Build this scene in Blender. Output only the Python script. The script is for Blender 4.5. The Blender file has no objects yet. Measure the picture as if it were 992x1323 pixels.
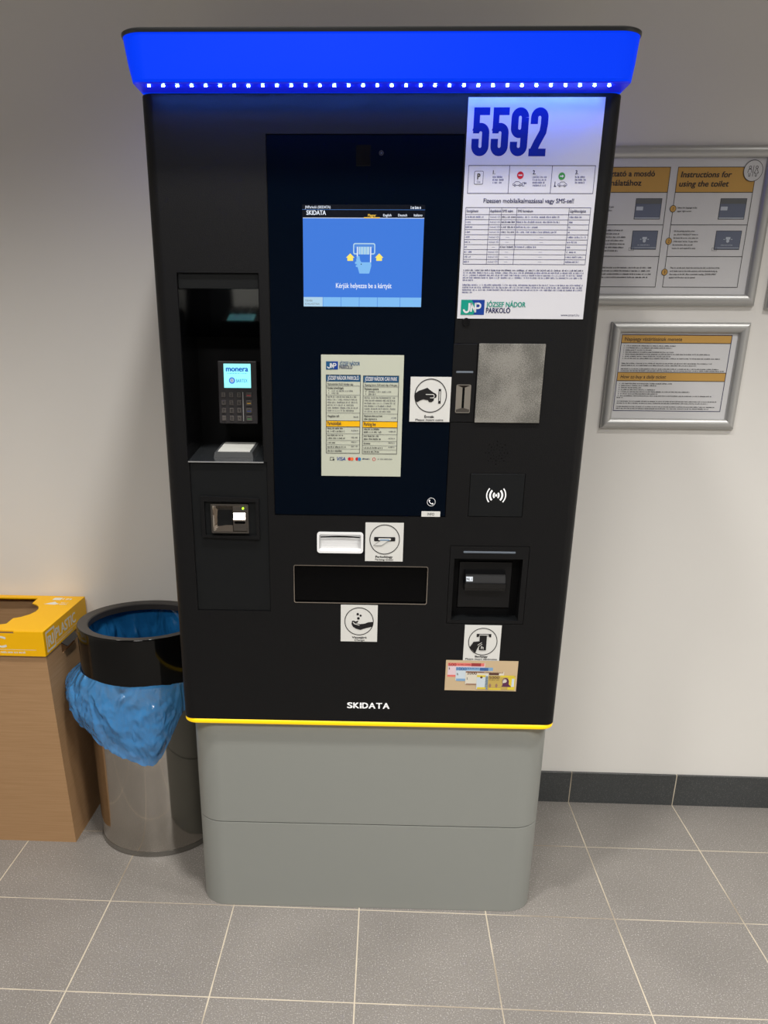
import bpy, bmesh, math, random
from mathutils import Vector, Matrix, noise
random.seed(5)
sc = bpy.context.scene
COL = sc.collection
PI = math.pi

# ------------------------------------------------------------------ camera
CAM = Vector((0.6349004, -1.6332089, 1.2605377))
YAW, PITCH, ROLL, FPX, PPX, PPY = -0.0455159, 0.3769995, 0.0070343, 1075.72675, -51.36747, 204.25376
cy_, sy_ = math.cos(YAW), math.sin(YAW)
f0 = Vector((sy_, cy_, 0)); r0 = Vector((cy_, -sy_, 0)); u0 = Vector((0, 0, 1))
FWD = f0*math.cos(PITCH) - u0*math.sin(PITCH)
UP0 = u0*math.cos(PITCH) + f0*math.sin(PITCH)
RIGHT = r0*math.cos(ROLL) + UP0*math.sin(ROLL)
UP = -r0*math.sin(ROLL) + UP0*math.cos(ROLL)
UP = UP0*math.cos(ROLL) - r0*math.sin(ROLL)
cd = bpy.data.cameras.new('camera'); cam = bpy.data.objects.new('camera', cd); COL.objects.link(cam)
M3 = Matrix((RIGHT, UP, -FWD)).transposed()
cam.matrix_world = Matrix.Translation(CAM) @ M3.to_4x4()
cd.sensor_fit = 'VERTICAL'; cd.sensor_height = 36.0; cd.sensor_width = 27.0
cd.lens = FPX/1323*36.0
cd.shift_x = -PPX/1323; cd.shift_y = PPY/1323
cd.clip_start = 0.05
sc.camera = cam

MY = 0.0167269                       # the machine stands very slightly turned
MO = Vector((0.6, 0, 0))
cm, sm_ = math.cos(MY), math.sin(MY)
def ray(u, v):
    return FWD + RIGHT*((u-496-PPX)/FPX) - UP*((v-661.5-PPY)/FPX)
def face(u, v, ly=-.004):            # measured photo point -> (x, z) on the machine's front
    o = CAM-MO; o = Vector((o.x*cm+o.y*sm_, -o.x*sm_+o.y*cm, o.z))
    d = ray(u, v); d = Vector((d.x*cm+d.y*sm_, -d.x*sm_+d.y*cm, d.z))
    t = (ly-o.y)/d.y
    return o.x+t*d.x, o.z+t*d.z
def wall(u, v, y=.532):
    d = ray(u, v); t = (y-CAM.y)/d.y; X = CAM+d*t
    return X.x, X.z

# ------------------------------------------------------------------ materials
def srgb(r, g, b):
    def f(c):
        c /= 255
        return c/12.92 if c <= .04045 else ((c+.055)/1.055)**2.4
    return (f(r), f(g), f(b), 1)
MATS = {}
def mat(name, col, rough=.5, metal=0, spec=.5, emit=None, es=1, bump=0, bscale=200, alpha=None, coat=0):
    m = bpy.data.materials.new(name); m.use_nodes = True
    nt = m.node_tree; b = nt.nodes['Principled BSDF']
    b.inputs['Base Color'].default_value = col if len(col) == 4 else (*col, 1)
    b.inputs['Roughness'].default_value = rough
    b.inputs['Metallic'].default_value = metal
    b.inputs['Specular IOR Level'].default_value = spec
    b.inputs['Coat Weight'].default_value = coat
    if emit is not None:
        b.inputs['Emission Color'].default_value = emit if len(emit) == 4 else (*emit, 1)
        b.inputs['Emission Strength'].default_value = es
    if alpha is not None: b.inputs['Alpha'].default_value = alpha
    if bump:
        tc = nt.nodes.new('ShaderNodeTexCoord'); n = nt.nodes.new('ShaderNodeTexNoise')
        n.inputs['Scale'].default_value = bscale; n.inputs['Detail'].default_value = 3
        bp = nt.nodes.new('ShaderNodeBump'); bp.inputs['Strength'].default_value = bump; bp.inputs['Distance'].default_value = .001
        nt.links.new(tc.outputs['Object'], n.inputs['Vector']); nt.links.new(n.outputs['Fac'], bp.inputs['Height'])
        nt.links.new(bp.outputs['Normal'], b.inputs['Normal'])
    MATS[name] = m
    return m
mat('black_coat', (.0045, .0045, .0050), .46, spec=.25, bump=.25, bscale=900)
mat('black_coat_shaded', (.0025, .0025, .003), .5, spec=.15)  # darker copy of the coat, recess shade put into the colour
mat('panel_coat', (.0055, .0064, .0072), .44, spec=.27, bump=.2, bscale=900)
mat('black_gloss', (.003, .003, .0035), .06, spec=.6)
mat('navy_glass', (.0007, .0028, .0075), .12, spec=.16)
mat('tray_black', (.0015, .0015, .0018), .10, spec=.12)
mat('nozzle_grey', (.009, .009, .010), .5, spec=.2)
mat('visor_gloss', (.001, .001, .0015), .09, spec=.7)
mat('black_plastic', (.006, .006, .007), .3, spec=.4)
mat('dark_seam', (.002, .002, .002), .8, spec=.1)
mat('base_grey', (.285, .295, .275), .40, spec=.4, bump=.12, bscale=700)
mat('yellow_trim', srgb(255, 214, 0), .4, emit=srgb(255, 205, 0), es=.42)  # plain painted strip, brightness lifted by added emission
mat('cap_black', (.02, .021, .022), .28, spec=.6)
mat('blue_light', (.0, .01, .12), .6, spec=.08, emit=(0.0, .040, .93), es=.95)
mat('blue_under_glow', (.02, .03, .45), .35, emit=(0, .005, .8), es=.5)  # emission stands in for LED light falling on the underside
mat('led', (1, 1, 1), .3, emit=(.07, .20, 1.0), es=520)
mat('paper_white', (.74, .74, .76), .32, spec=.5)
mat('poster_white', (.72, .72, .76), .25, spec=.5)
mat('paper_green', (.56, .585, .48), .5)
mat('paper_grey', (.70, .70, .71), .4)
mat('sticker_white', (.74, .74, .71), .35)
mat('ink_black', (.012, .011, .012), .5, spec=.3)
mat('ink_navy', srgb(34, 36, 86), .5, spec=.2)
mat('ink_soft', srgb(96, 98, 140), .5, spec=.2)
mat('ink_grey', srgb(110, 112, 112), .5, spec=.2)
mat('ink_dark', srgb(62, 62, 64), .5, spec=.2)
mat('digit_blue', srgb(0, 34, 140), .4, spec=.2)
mat('logo_green', srgb(0, 150, 130), .4)
mat('logo_blue', srgb(10, 60, 150), .4)
mat('logo_teal', srgb(18, 84, 130), .4)
mat('head_blue', srgb(20, 84, 128), .4)
mat('ink_yellow', srgb(250, 190, 8), .4)
mat('ink_ochre', srgb(206, 160, 82), .45)
mat('ink_red', srgb(205, 30, 50), .4)
mat('ink_green', srgb(60, 150, 70), .4)
mat('ink_orange', srgb(240, 120, 60), .4)
mat('ink_cyan', srgb(40, 130, 190), .4)
mat('screenshot', srgb(106, 114, 134), .45)
mat('screenshot_light', srgb(196, 204, 214), .45)
mat('card_tan', srgb(206, 182, 146), .45)
mat('note_red', srgb(228, 120, 112), .5); mat('note_pink', srgb(228, 205, 212), .5); mat('note_dkred', srgb(158, 56, 58), .5)
mat('note_blue', srgb(128, 168, 206), .5); mat('note_pale', srgb(206, 218, 226), .5); mat('note_dkblue', srgb(60, 100, 160), .5)
mat('note_brown', srgb(158, 120, 100), .5); mat('note_cream', srgb(222, 216, 200), .5); mat('note_dkbrown', srgb(92, 60, 50), .5)
mat('note_yellow', srgb(226, 204, 62), .5); mat('note_ochre', srgb(196, 170, 90), .5); mat('note_purple', srgb(92, 44, 78), .5)
mat('scr_blue', (0, 0, 0), .3, emit=srgb(62, 122, 220), es=1)
mat('scr_black', (0, 0, 0), .25, emit=srgb(6, 10, 22), es=1)
mat('scr_white', (0, 0, 0), .3, emit=srgb(235, 242, 255), es=1)
mat('scr_yellow', (0, 0, 0), .3, emit=srgb(255, 232, 110), es=1)
mat('scr_gold', (0, 0, 0), .3, emit=srgb(255, 205, 80), es=1)
mat('scr_sky', (0, 0, 0), .3, emit=srgb(128, 188, 242), es=1)
mat('scr_pale', (0, 0, 0), .3, emit=srgb(176, 210, 232), es=1)
mat('scr_mid', (0, 0, 0), .3, emit=srgb(86, 142, 222), es=1)
mat('scr_cyan', (0, 0, 0), .3, emit=srgb(150, 250, 255), es=1.3)
mat('scr_logo', (0, 0, 0), .3, emit=srgb(20, 80, 190), es=1)
mat('scr_teal', (0, 0, 0), .3, emit=srgb(60, 150, 190), es=1)
mat('scr_disc', (0, 0, 0), .3, emit=srgb(80, 130, 225), es=1)
mat('terminal_grey', (.030, .027, .029), .38)
mat('key_grey', (.085, .075, .070), .4)
mat('key_ink', (.01, .01, .01), .5)
mat('led_green', (.3, .8, .05), .3, emit=srgb(180, 255, 40), es=1.6)
mat('chrome', (.50, .45, .40), .10, metal=1)
mat('dark_chrome', (.10, .085, .075), .18, metal=1)
mat('slot_steel', (.50, .46, .40), .35, metal=.8)
mat('bar_grey', (.16, .19, .23), .35)
mat('slot_white_glow', (.80, .80, .80), .4, emit=(1, 1, 1), es=.12)  # slight emission lightens the moulding, not a lamp
mat('icon_white_glow', (.85, .85, .85), .4, emit=(1, 1, 1), es=.25)  # printed white lightened by added emission, not a lamp
mat('pad_white', (.62, .62, .58), .5)
mat('pad_grey', (.065, .068, .070), .35)
mat('shelf_gloss', (.020, .022, .024), .14, spec=.6)
mat('shelf_edge', (.30, .30, .30), .35)
mat('frame_alu', (.52, .52, .51), .38, metal=.55)
mat('steel_rim', (.35, .34, .32), .25, metal=1)
mat('bin_black', (.003, .003, .003), .10, spec=.28)
mat('bin_lip', (.042, .038, .036), .42, spec=.4)
mat('lid_yellow', srgb(252, 190, 0), .5, spec=.3)
mat('lid_print', (.80, .78, .70), .5)
mat('card_inner', (.06, .036, .022), .8)
mat('black_foam', (.01, .01, .01), .8)

def nodes_of(name):
    m = MATS[name]; return m, m.node_tree, m.node_tree.nodes['Principled BSDF']
def mat_plate():                     # mottled galvanised steel
    m = mat('zinc_plate', (.35, .34, .31), .42, metal=.5); nt = m.node_tree; b = nt.nodes['Principled BSDF']
    tc = nt.nodes.new('ShaderNodeTexCoord')
    n1 = nt.nodes.new('ShaderNodeTexNoise'); n1.inputs['Scale'].default_value = 14; n1.inputs['Detail'].default_value = 2
    n2 = nt.nodes.new('ShaderNodeTexNoise'); n2.inputs['Scale'].default_value = 650; n2.inputs['Detail'].default_value = 2
    add = nt.nodes.new('ShaderNodeMath'); add.operation = 'ADD'
    cr = nt.nodes.new('ShaderNodeValToRGB')
    cr.color_ramp.elements[0].position = .8; cr.color_ramp.elements[0].color = (.20, .195, .175, 1)
    cr.color_ramp.elements[1].position = 1.25 if False else 1.0; cr.color_ramp.elements[1].color = (.40, .385, .35, 1)
    mul = nt.nodes.new('ShaderNodeMath'); mul.operation = 'MULTIPLY'; mul.inputs[1].default_value = .9
    for n in (n1, n2): nt.links.new(tc.outputs['Object'], n.inputs['Vector'])
    nt.links.new(n1.outputs['Fac'], add.inputs[0]); nt.links.new(n2.outputs['Fac'], add.inputs[1])
    nt.links.new(add.outputs[0], mul.inputs[0]); nt.links.new(mul.outputs[0], cr.inputs['Fac'])
    nt.links.new(cr.outputs['Color'], b.inputs['Base Color'])
    bp = nt.nodes.new('ShaderNodeBump'); bp.inputs['Strength'].default_value = .3; bp.inputs['Distance'].default_value = .0005
    nt.links.new(n2.outputs['Fac'], bp.inputs['Height']); nt.links.new(bp.outputs['Normal'], b.inputs['Normal'])
mat_plate()
def mat_steel():                     # brushed steel drum, brushed around
    m = mat('bin_steel', (.50, .47, .43), .15, metal=1); nt = m.node_tree; b = nt.nodes['Principled BSDF']
    tc = nt.nodes.new('ShaderNodeTexCoord'); mp = nt.nodes.new('ShaderNodeMapping'); mp.inputs['Scale'].default_value = (3, 3, 260)
    n = nt.nodes.new('ShaderNodeTexNoise'); n.inputs['Scale'].default_value = 3; n.inputs['Detail'].default_value = 4
    mr = nt.nodes.new('ShaderNodeMapRange'); mr.inputs['To Min'].default_value = .05; mr.inputs['To Max'].default_value = .13
    nt.links.new(tc.outputs['Object'], mp.inputs['Vector']); nt.links.new(mp.outputs['Vector'], n.inputs['Vector'])
    nt.links.new(n.outputs['Fac'], mr.inputs['Value']); nt.links.new(mr.outputs['Result'], b.inputs['Roughness'])
mat_steel()
def mat_cardboard():
    m = mat('cardboard', (.33, .20, .105), .8, spec=.2); nt = m.node_tree; b = nt.nodes['Principled BSDF']
    tc = nt.nodes.new('ShaderNodeTexCoord'); mp = nt.nodes.new('ShaderNodeMapping'); mp.inputs['Scale'].default_value = (6, 6, 260)
    n = nt.nodes.new('ShaderNodeTexNoise'); n.inputs['Scale'].default_value = 1.5; n.inputs['Detail'].default_value = 5
    cr = nt.nodes.new('ShaderNodeValToRGB')
    cr.color_ramp.elements[0].position = .3; cr.color_ramp.elements[0].color = (.40, .235, .115, 1)
    cr.color_ramp.elements[1].position = .7; cr.color_ramp.elements[1].color = (.46, .28, .145, 1)
    nt.links.new(tc.outputs['Object'], mp.inputs['Vector']); nt.links.new(mp.outputs['Vector'], n.inputs['Vector'])
    nt.links.new(n.outputs['Fac'], cr.inputs['Fac']); nt.links.new(cr.outputs['Color'], b.inputs['Base Color'])
mat_cardboard()
def mat_bag(name, alpha, col):
    m = mat(name, col, .13, spec=1.0, alpha=alpha); nt = m.node_tree; b = nt.nodes['Principled BSDF']
    tc = nt.nodes.new('ShaderNodeTexCoord')
    mp = nt.nodes.new('ShaderNodeMapping'); mp.inputs['Scale'].default_value = (1, 1, .45)
    n = nt.nodes.new('ShaderNodeTexNoise'); n.noise_type = 'RIDGED_MULTIFRACTAL'; n.inputs['Scale'].default_value = 17; n.inputs['Detail'].default_value = 3; n.inputs['Distortion'].default_value = 1.6
    n3 = nt.nodes.new('ShaderNodeTexNoise'); n3.inputs['Scale'].default_value = 75; n3.inputs['Detail'].default_value = 3
    ad = nt.nodes.new('ShaderNodeMath'); ad.operation = 'MULTIPLY_ADD'; ad.inputs[1].default_value = .18
    bp = nt.nodes.new('ShaderNodeBump'); bp.inputs['Strength'].default_value = 1.0; bp.inputs['Distance'].default_value = .017
    nt.links.new(tc.outputs['Object'], mp.inputs['Vector'])
    for k in (n, n3): nt.links.new(mp.outputs['Vector'], k.inputs['Vector'])
    nt.links.new(n3.outputs['Fac'], ad.inputs[0]); nt.links.new(n.outputs['Fac'], ad.inputs[2])
    nt.links.new(ad.outputs[0], bp.inputs['Height']); nt.links.new(bp.outputs['Normal'], b.inputs['Normal'])
mat_bag('bag_film', .60, (.07, .33, .74, 1))
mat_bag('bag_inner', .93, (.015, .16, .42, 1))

def tile_material(name, kind):
    m = mat(name, (.2, .2, .2), .45, spec=.4); nt = m.node_tree; b = nt.nodes['Principled BSDF']
    N = nt.nodes.new; L = nt.links.new
    geo = N('ShaderNodeNewGeometry'); sep = N('ShaderNodeSeparateXYZ'); L(geo.outputs['Position'], sep.inputs[0])
    def math_(op, a, b_=None, c=None):
        n = N('ShaderNodeMath'); n.operation = op
        for i, v in enumerate((a, b_, c)):
            if v is None: continue
            if isinstance(v, (int, float)): n.inputs[i].default_value = v
            else: L(v, n.inputs[i])
        return n.outputs[0]
    def dist(out):                    # distance to the nearest joint, tiles every 0.30 m
        t = math_('DIVIDE', out, .3); r = math_('ROUND', t); d = math_('SUBTRACT', t, r)
        return math_('MULTIPLY', math_('ABSOLUTE', d), .3), r
    dx, rx = dist(sep.outputs['X']); 
    if kind == 'floor':
        dy, ry = dist(sep.outputs['Y']); dmin = math_('MINIMUM', dx, dy)
    else: dmin = dx
    wob = N('ShaderNodeTexNoise'); wob.inputs['Scale'].default_value = 25; L(geo.outputs['Position'], wob.inputs['Vector'])
    wid = math_('MULTIPLY_ADD', wob.outputs['Fac'], .0012, .0008 if kind == 'floor' else .0006)
    g = N('ShaderNodeMapRange'); L(math_('SUBTRACT', dmin, wid), g.inputs['Value'])
    g.inputs['From Min'].default_value = -.0003; g.inputs['From Max'].default_value = .0004
    g.inputs['To Min'].default_value = 1; g.inputs['To Max'].default_value = 0
    sp = N('ShaderNodeTexNoise'); sp.inputs['Scale'].default_value = 330; sp.inputs['Detail'].default_value = 2
    L(geo.outputs['Position'], sp.inputs['Vector'])
    big = N('ShaderNodeTexNoise'); big.inputs['Scale'].default_value = 3.5; big.inputs['Detail'].default_value = 3
    L(geo.outputs['Position'], big.inputs['Vector'])
    cr = N('ShaderNodeValToRGB'); L(sp.outputs['Fac'], cr.inputs['Fac'])
    if kind == 'floor': c0, c1, c2 = (.235, .217, .198, 1), (.300, .280, .258, 1), (.60, .57, .54, 1)
    else: c0, c1, c2 = (.060, .064, .065, 1), (.078, .082, .083, 1), (.14, .145, .145, 1)
    cr.color_ramp.elements[0].position = .3; cr.color_ramp.elements[0].color = c0
    cr.color_ramp.elements[1].position = .60; cr.color_ramp.elements[1].color = c1
    e = cr.color_ramp.elements.new(.70); e.color = c2
    bm_ = N('ShaderNodeMix'); bm_.data_type = 'RGBA'; bm_.blend_type = 'MULTIPLY'; bm_.inputs['Factor'].default_value = .35
    L(cr.outputs['Color'], bm_.inputs[6]); L(big.outputs['Fac'], bm_.inputs[7])
    gn = N('ShaderNodeTexNoise'); gn.inputs['Scale'].default_value = 2.2; L(geo.outputs['Position'], gn.inputs['Vector'])
    gc = N('ShaderNodeValToRGB'); L(gn.outputs['Fac'], gc.inputs['Fac'])
    gc.color_ramp.elements[0].position = .40; gc.color_ramp.elements[0].color = (.30, .25, .19, 1)
    gc.color_ramp.elements[1].position = .52; gc.color_ramp.elements[1].color = (.58, .51, .40, 1)
    mx = N('ShaderNodeMix'); mx.data_type = 'RGBA'; L(g.outputs['Result'], mx.inputs['Factor'])
    L(bm_.outputs[2], mx.inputs[6]); L(gc.outputs['Color'], mx.inputs[7]); L(mx.outputs[2], b.inputs['Base Color'])
    rg = N('ShaderNodeMapRange'); L(g.outputs['Result'], rg.inputs['Value']); rg.inputs['To Min'].default_value = .38; rg.inputs['To Max'].default_value = .85
    L(rg.outputs['Result'], b.inputs['Roughness'])
    hh = math_('MULTIPLY_ADD', g.outputs['Result'], -1.0, math_('MULTIPLY', sp.outputs['Fac'], .25))
    bp = N('ShaderNodeBump'); bp.inputs['Strength'].default_value = .5; bp.inputs['Distance'].default_value = .0012
    L(hh, bp.inputs['Height']); L(bp.outputs['Normal'], b.inputs['Normal'])
tile_material('floor_tile', 'floor'); tile_material('skirting_tile', 'skirt')
def mat_plaster(name, col):
    m = mat(name, col, .75, spec=.25); nt = m.node_tree; b = nt.nodes['Principled BSDF']
    tc = nt.nodes.new('ShaderNodeTexCoord'); n = nt.nodes.new('ShaderNodeTexNoise'); n.inputs['Scale'].default_value = 160; n.inputs['Detail'].default_value = 4
    bp = nt.nodes.new('ShaderNodeBump'); bp.inputs['Strength'].default_value = .12; bp.inputs['Distance'].default_value = .001
    nt.links.new(tc.outputs['Object'], n.inputs['Vector']); nt.links.new(n.outputs['Fac'], bp.inputs['Height']); nt.links.new(bp.outputs['Normal'], b.inputs['Normal'])
mat_plaster('plaster', (.84, .82, .782, 1))
mat_plaster('plaster_far', (.14, .14, .14, 1))
mat_plaster('ceiling_paint', (.55, .54, .52, 1))

# ------------------------------------------------------------------ mesh helpers
class MB:
    """collects faces of several materials; build() links them as ONE mesh object"""
    def __init__(s): s.v = []; s.f = []; s.m = []; s.names = []
    def mi(s, name):
        if name not in s.names: s.names.append(name)
        return s.names.index(name)
    def add(s, verts, faces, mname):
        o = len(s.v); s.v += [tuple(p) for p in verts]; k = s.mi(mname)
        for f in faces: s.f.append([o+i for i in f]); s.m.append(k)
    def bm(s, bm, mname):
        bm.verts.ensure_lookup_table(); bm.verts.index_update()
        s.add([v.co for v in bm.verts], [[v.index for v in f.verts] for f in bm.faces], mname); bm.free()
    def build(s, name, parent=None, label=None, angle=32):
        me = bpy.data.meshes.new(name); me.from_pydata(s.v, [], s.f)
        for n in s.names: me.materials.append(MATS[n])
        me.polygons.foreach_set('material_index', s.m); me.update()
        return link(name, me, parent, label, angle)
def link(name, me, parent=None, label=None, angle=32):
    if angle:
        me.polygons.foreach_set('use_smooth', [True]*len(me.polygons)); me.set_sharp_from_angle(angle=math.radians(angle))
    o = bpy.data.objects.new(name, me); COL.objects.link(o)
    if angle:
        md = o.modifiers.new('weighted_normal', 'WEIGHTED_NORMAL'); md.keep_sharp = True; md.weight = 100
    if parent: o.parent = parent
    if label: o['label'] = label
    return o
def tag(o, label, cat, group=None):
    o['label'] = label; o['category'] = cat
    if group: o['group'] = group
def empty(name, loc, rz=0):
    o = bpy.data.objects.new(name, None); COL.objects.link(o); o.location = loc; o.rotation_euler = (0, 0, rz)
    o.empty_display_size = .1
    return o
def box_bm(x0, x1, y0, y1, z0, z1, bev=0, seg=2):
    bm = bmesh.new()
    vs = [bm.verts.new((x, y, z)) for x in (x0, x1) for y in (y0, y1) for z in (z0, z1)]
    for f in ((0, 1, 3, 2), (4, 6, 7, 5), (0, 4, 5, 1), (2, 3, 7, 6), (0, 2, 6, 4), (1, 5, 7, 3)):
        bm.faces.new([vs[i] for i in f])
    bmesh.ops.recalc_face_normals(bm, faces=bm.faces)
    if bev: bmesh.ops.bevel(bm, geom=bm.edges[:], offset=bev, segments=seg, affect='EDGES', profile=.5)
    return bm
def rrect(x0, x1, y0, y1, r, seg=10):
    pts = []
    for cx, cy, a0 in ((x1-r, y1-r, 0), (x0+r, y1-r, PI/2), (x0+r, y0+r, PI), (x1-r, y0+r, 1.5*PI)):
        for i in range(seg+1):
            a = a0+PI/2*i/seg; pts.append((cx+r*math.cos(a), cy+r*math.sin(a)))
    return pts
def prism_bm(pts, lo, hi, axis='z', bev=0, seg=2):
    """extrude a 2D outline: axis z -> pts are (x,y); axis y -> pts are (x,z); axis x -> pts are (y,z)"""
    bm = bmesh.new()
    def P(p, t): return {'z': (p[0], p[1], t), 'y': (p[0], t, p[1]), 'x': (t, p[0], p[1])}[axis]
    a = [bm.verts.new(P(p, lo)) for p in pts]; b = [bm.verts.new(P(p, hi)) for p in pts]
    n = len(pts); ca = bm.faces.new(a); cb = bm.faces.new(b[::-1])
    for i in range(n): bm.faces.new((a[i], b[i], b[(i+1) % n], a[(i+1) % n]))
    bmesh.ops.recalc_face_normals(bm, faces=bm.faces)
    if bev:
        es = [e for f in (ca, cb) for e in f.edges]
        bmesh.ops.bevel(bm, geom=es, offset=bev, segments=seg, affect='EDGES', profile=.5)
    return bm
def loft_bm(rings, close=False, caps=True):
    bm = bmesh.new(); R = [[bm.verts.new(p) for p in r] for r in rings]; n = len(rings[0])
    for i in range(len(R)-(0 if close else 1)):
        a, b = R[i], R[(i+1) % len(R)]
        for k in range(n): bm.faces.new((a[k], a[(k+1) % n], b[(k+1) % n], b[k]))
    if caps and not close: bm.faces.new(R[0][::-1]); bm.faces.new(R[-1])
    bmesh.ops.recalc_face_normals(bm, faces=bm.faces)
    return bm
def ring_frame_bm(outer, inner, y0, y1):
    """flat frame in the x-z plane between two outlines of equal length, y0 front, y1 back"""
    n = len(outer)
    loops = [[(p[0], y1, p[1]) for p in outer], [(p[0], y0, p[1]) for p in outer], [(p[0], y0, p[1]) for p in inner], [(p[0], y1, p[1]) for p in inner]]
    return loft_bm(loops, close=True)
def lathe_bm(prof, c, seg=96, a0=0, closed=True):
    rings = [[(c[0]+r*math.cos(2*PI*k/seg), c[1]+r*math.sin(2*PI*k/seg), z) for k in range(seg)] for r, z in prof]
    return loft_bm(rings, caps=closed)
def to_mesh(bm, name='m'):
    me = bpy.data.meshes.new(name); bm.to_mesh(me); bm.free(); return me
def cut(bm, cutters):
    """solid minus solids, evaluated at once"""
    base = bpy.data.objects.new('tmp', to_mesh(bm)); COL.objects.link(base); tmp = []
    for c in cutters:
        o = bpy.data.objects.new('tmpc', to_mesh(c)); COL.objects.link(o); tmp.append(o)
        md = base.modifiers.new('b', 'BOOLEAN'); md.operation = 'DIFFERENCE'; md.solver = 'EXACT'; md.object = o
    bpy.context.view_layer.update()
    dg = bpy.context.evaluated_depsgraph_get()
    me = bpy.data.meshes.new_from_object(base.evaluated_get(dg))
    for o in tmp+[base]: bpy.data.objects.remove(o, do_unlink=True)
    return me

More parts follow.
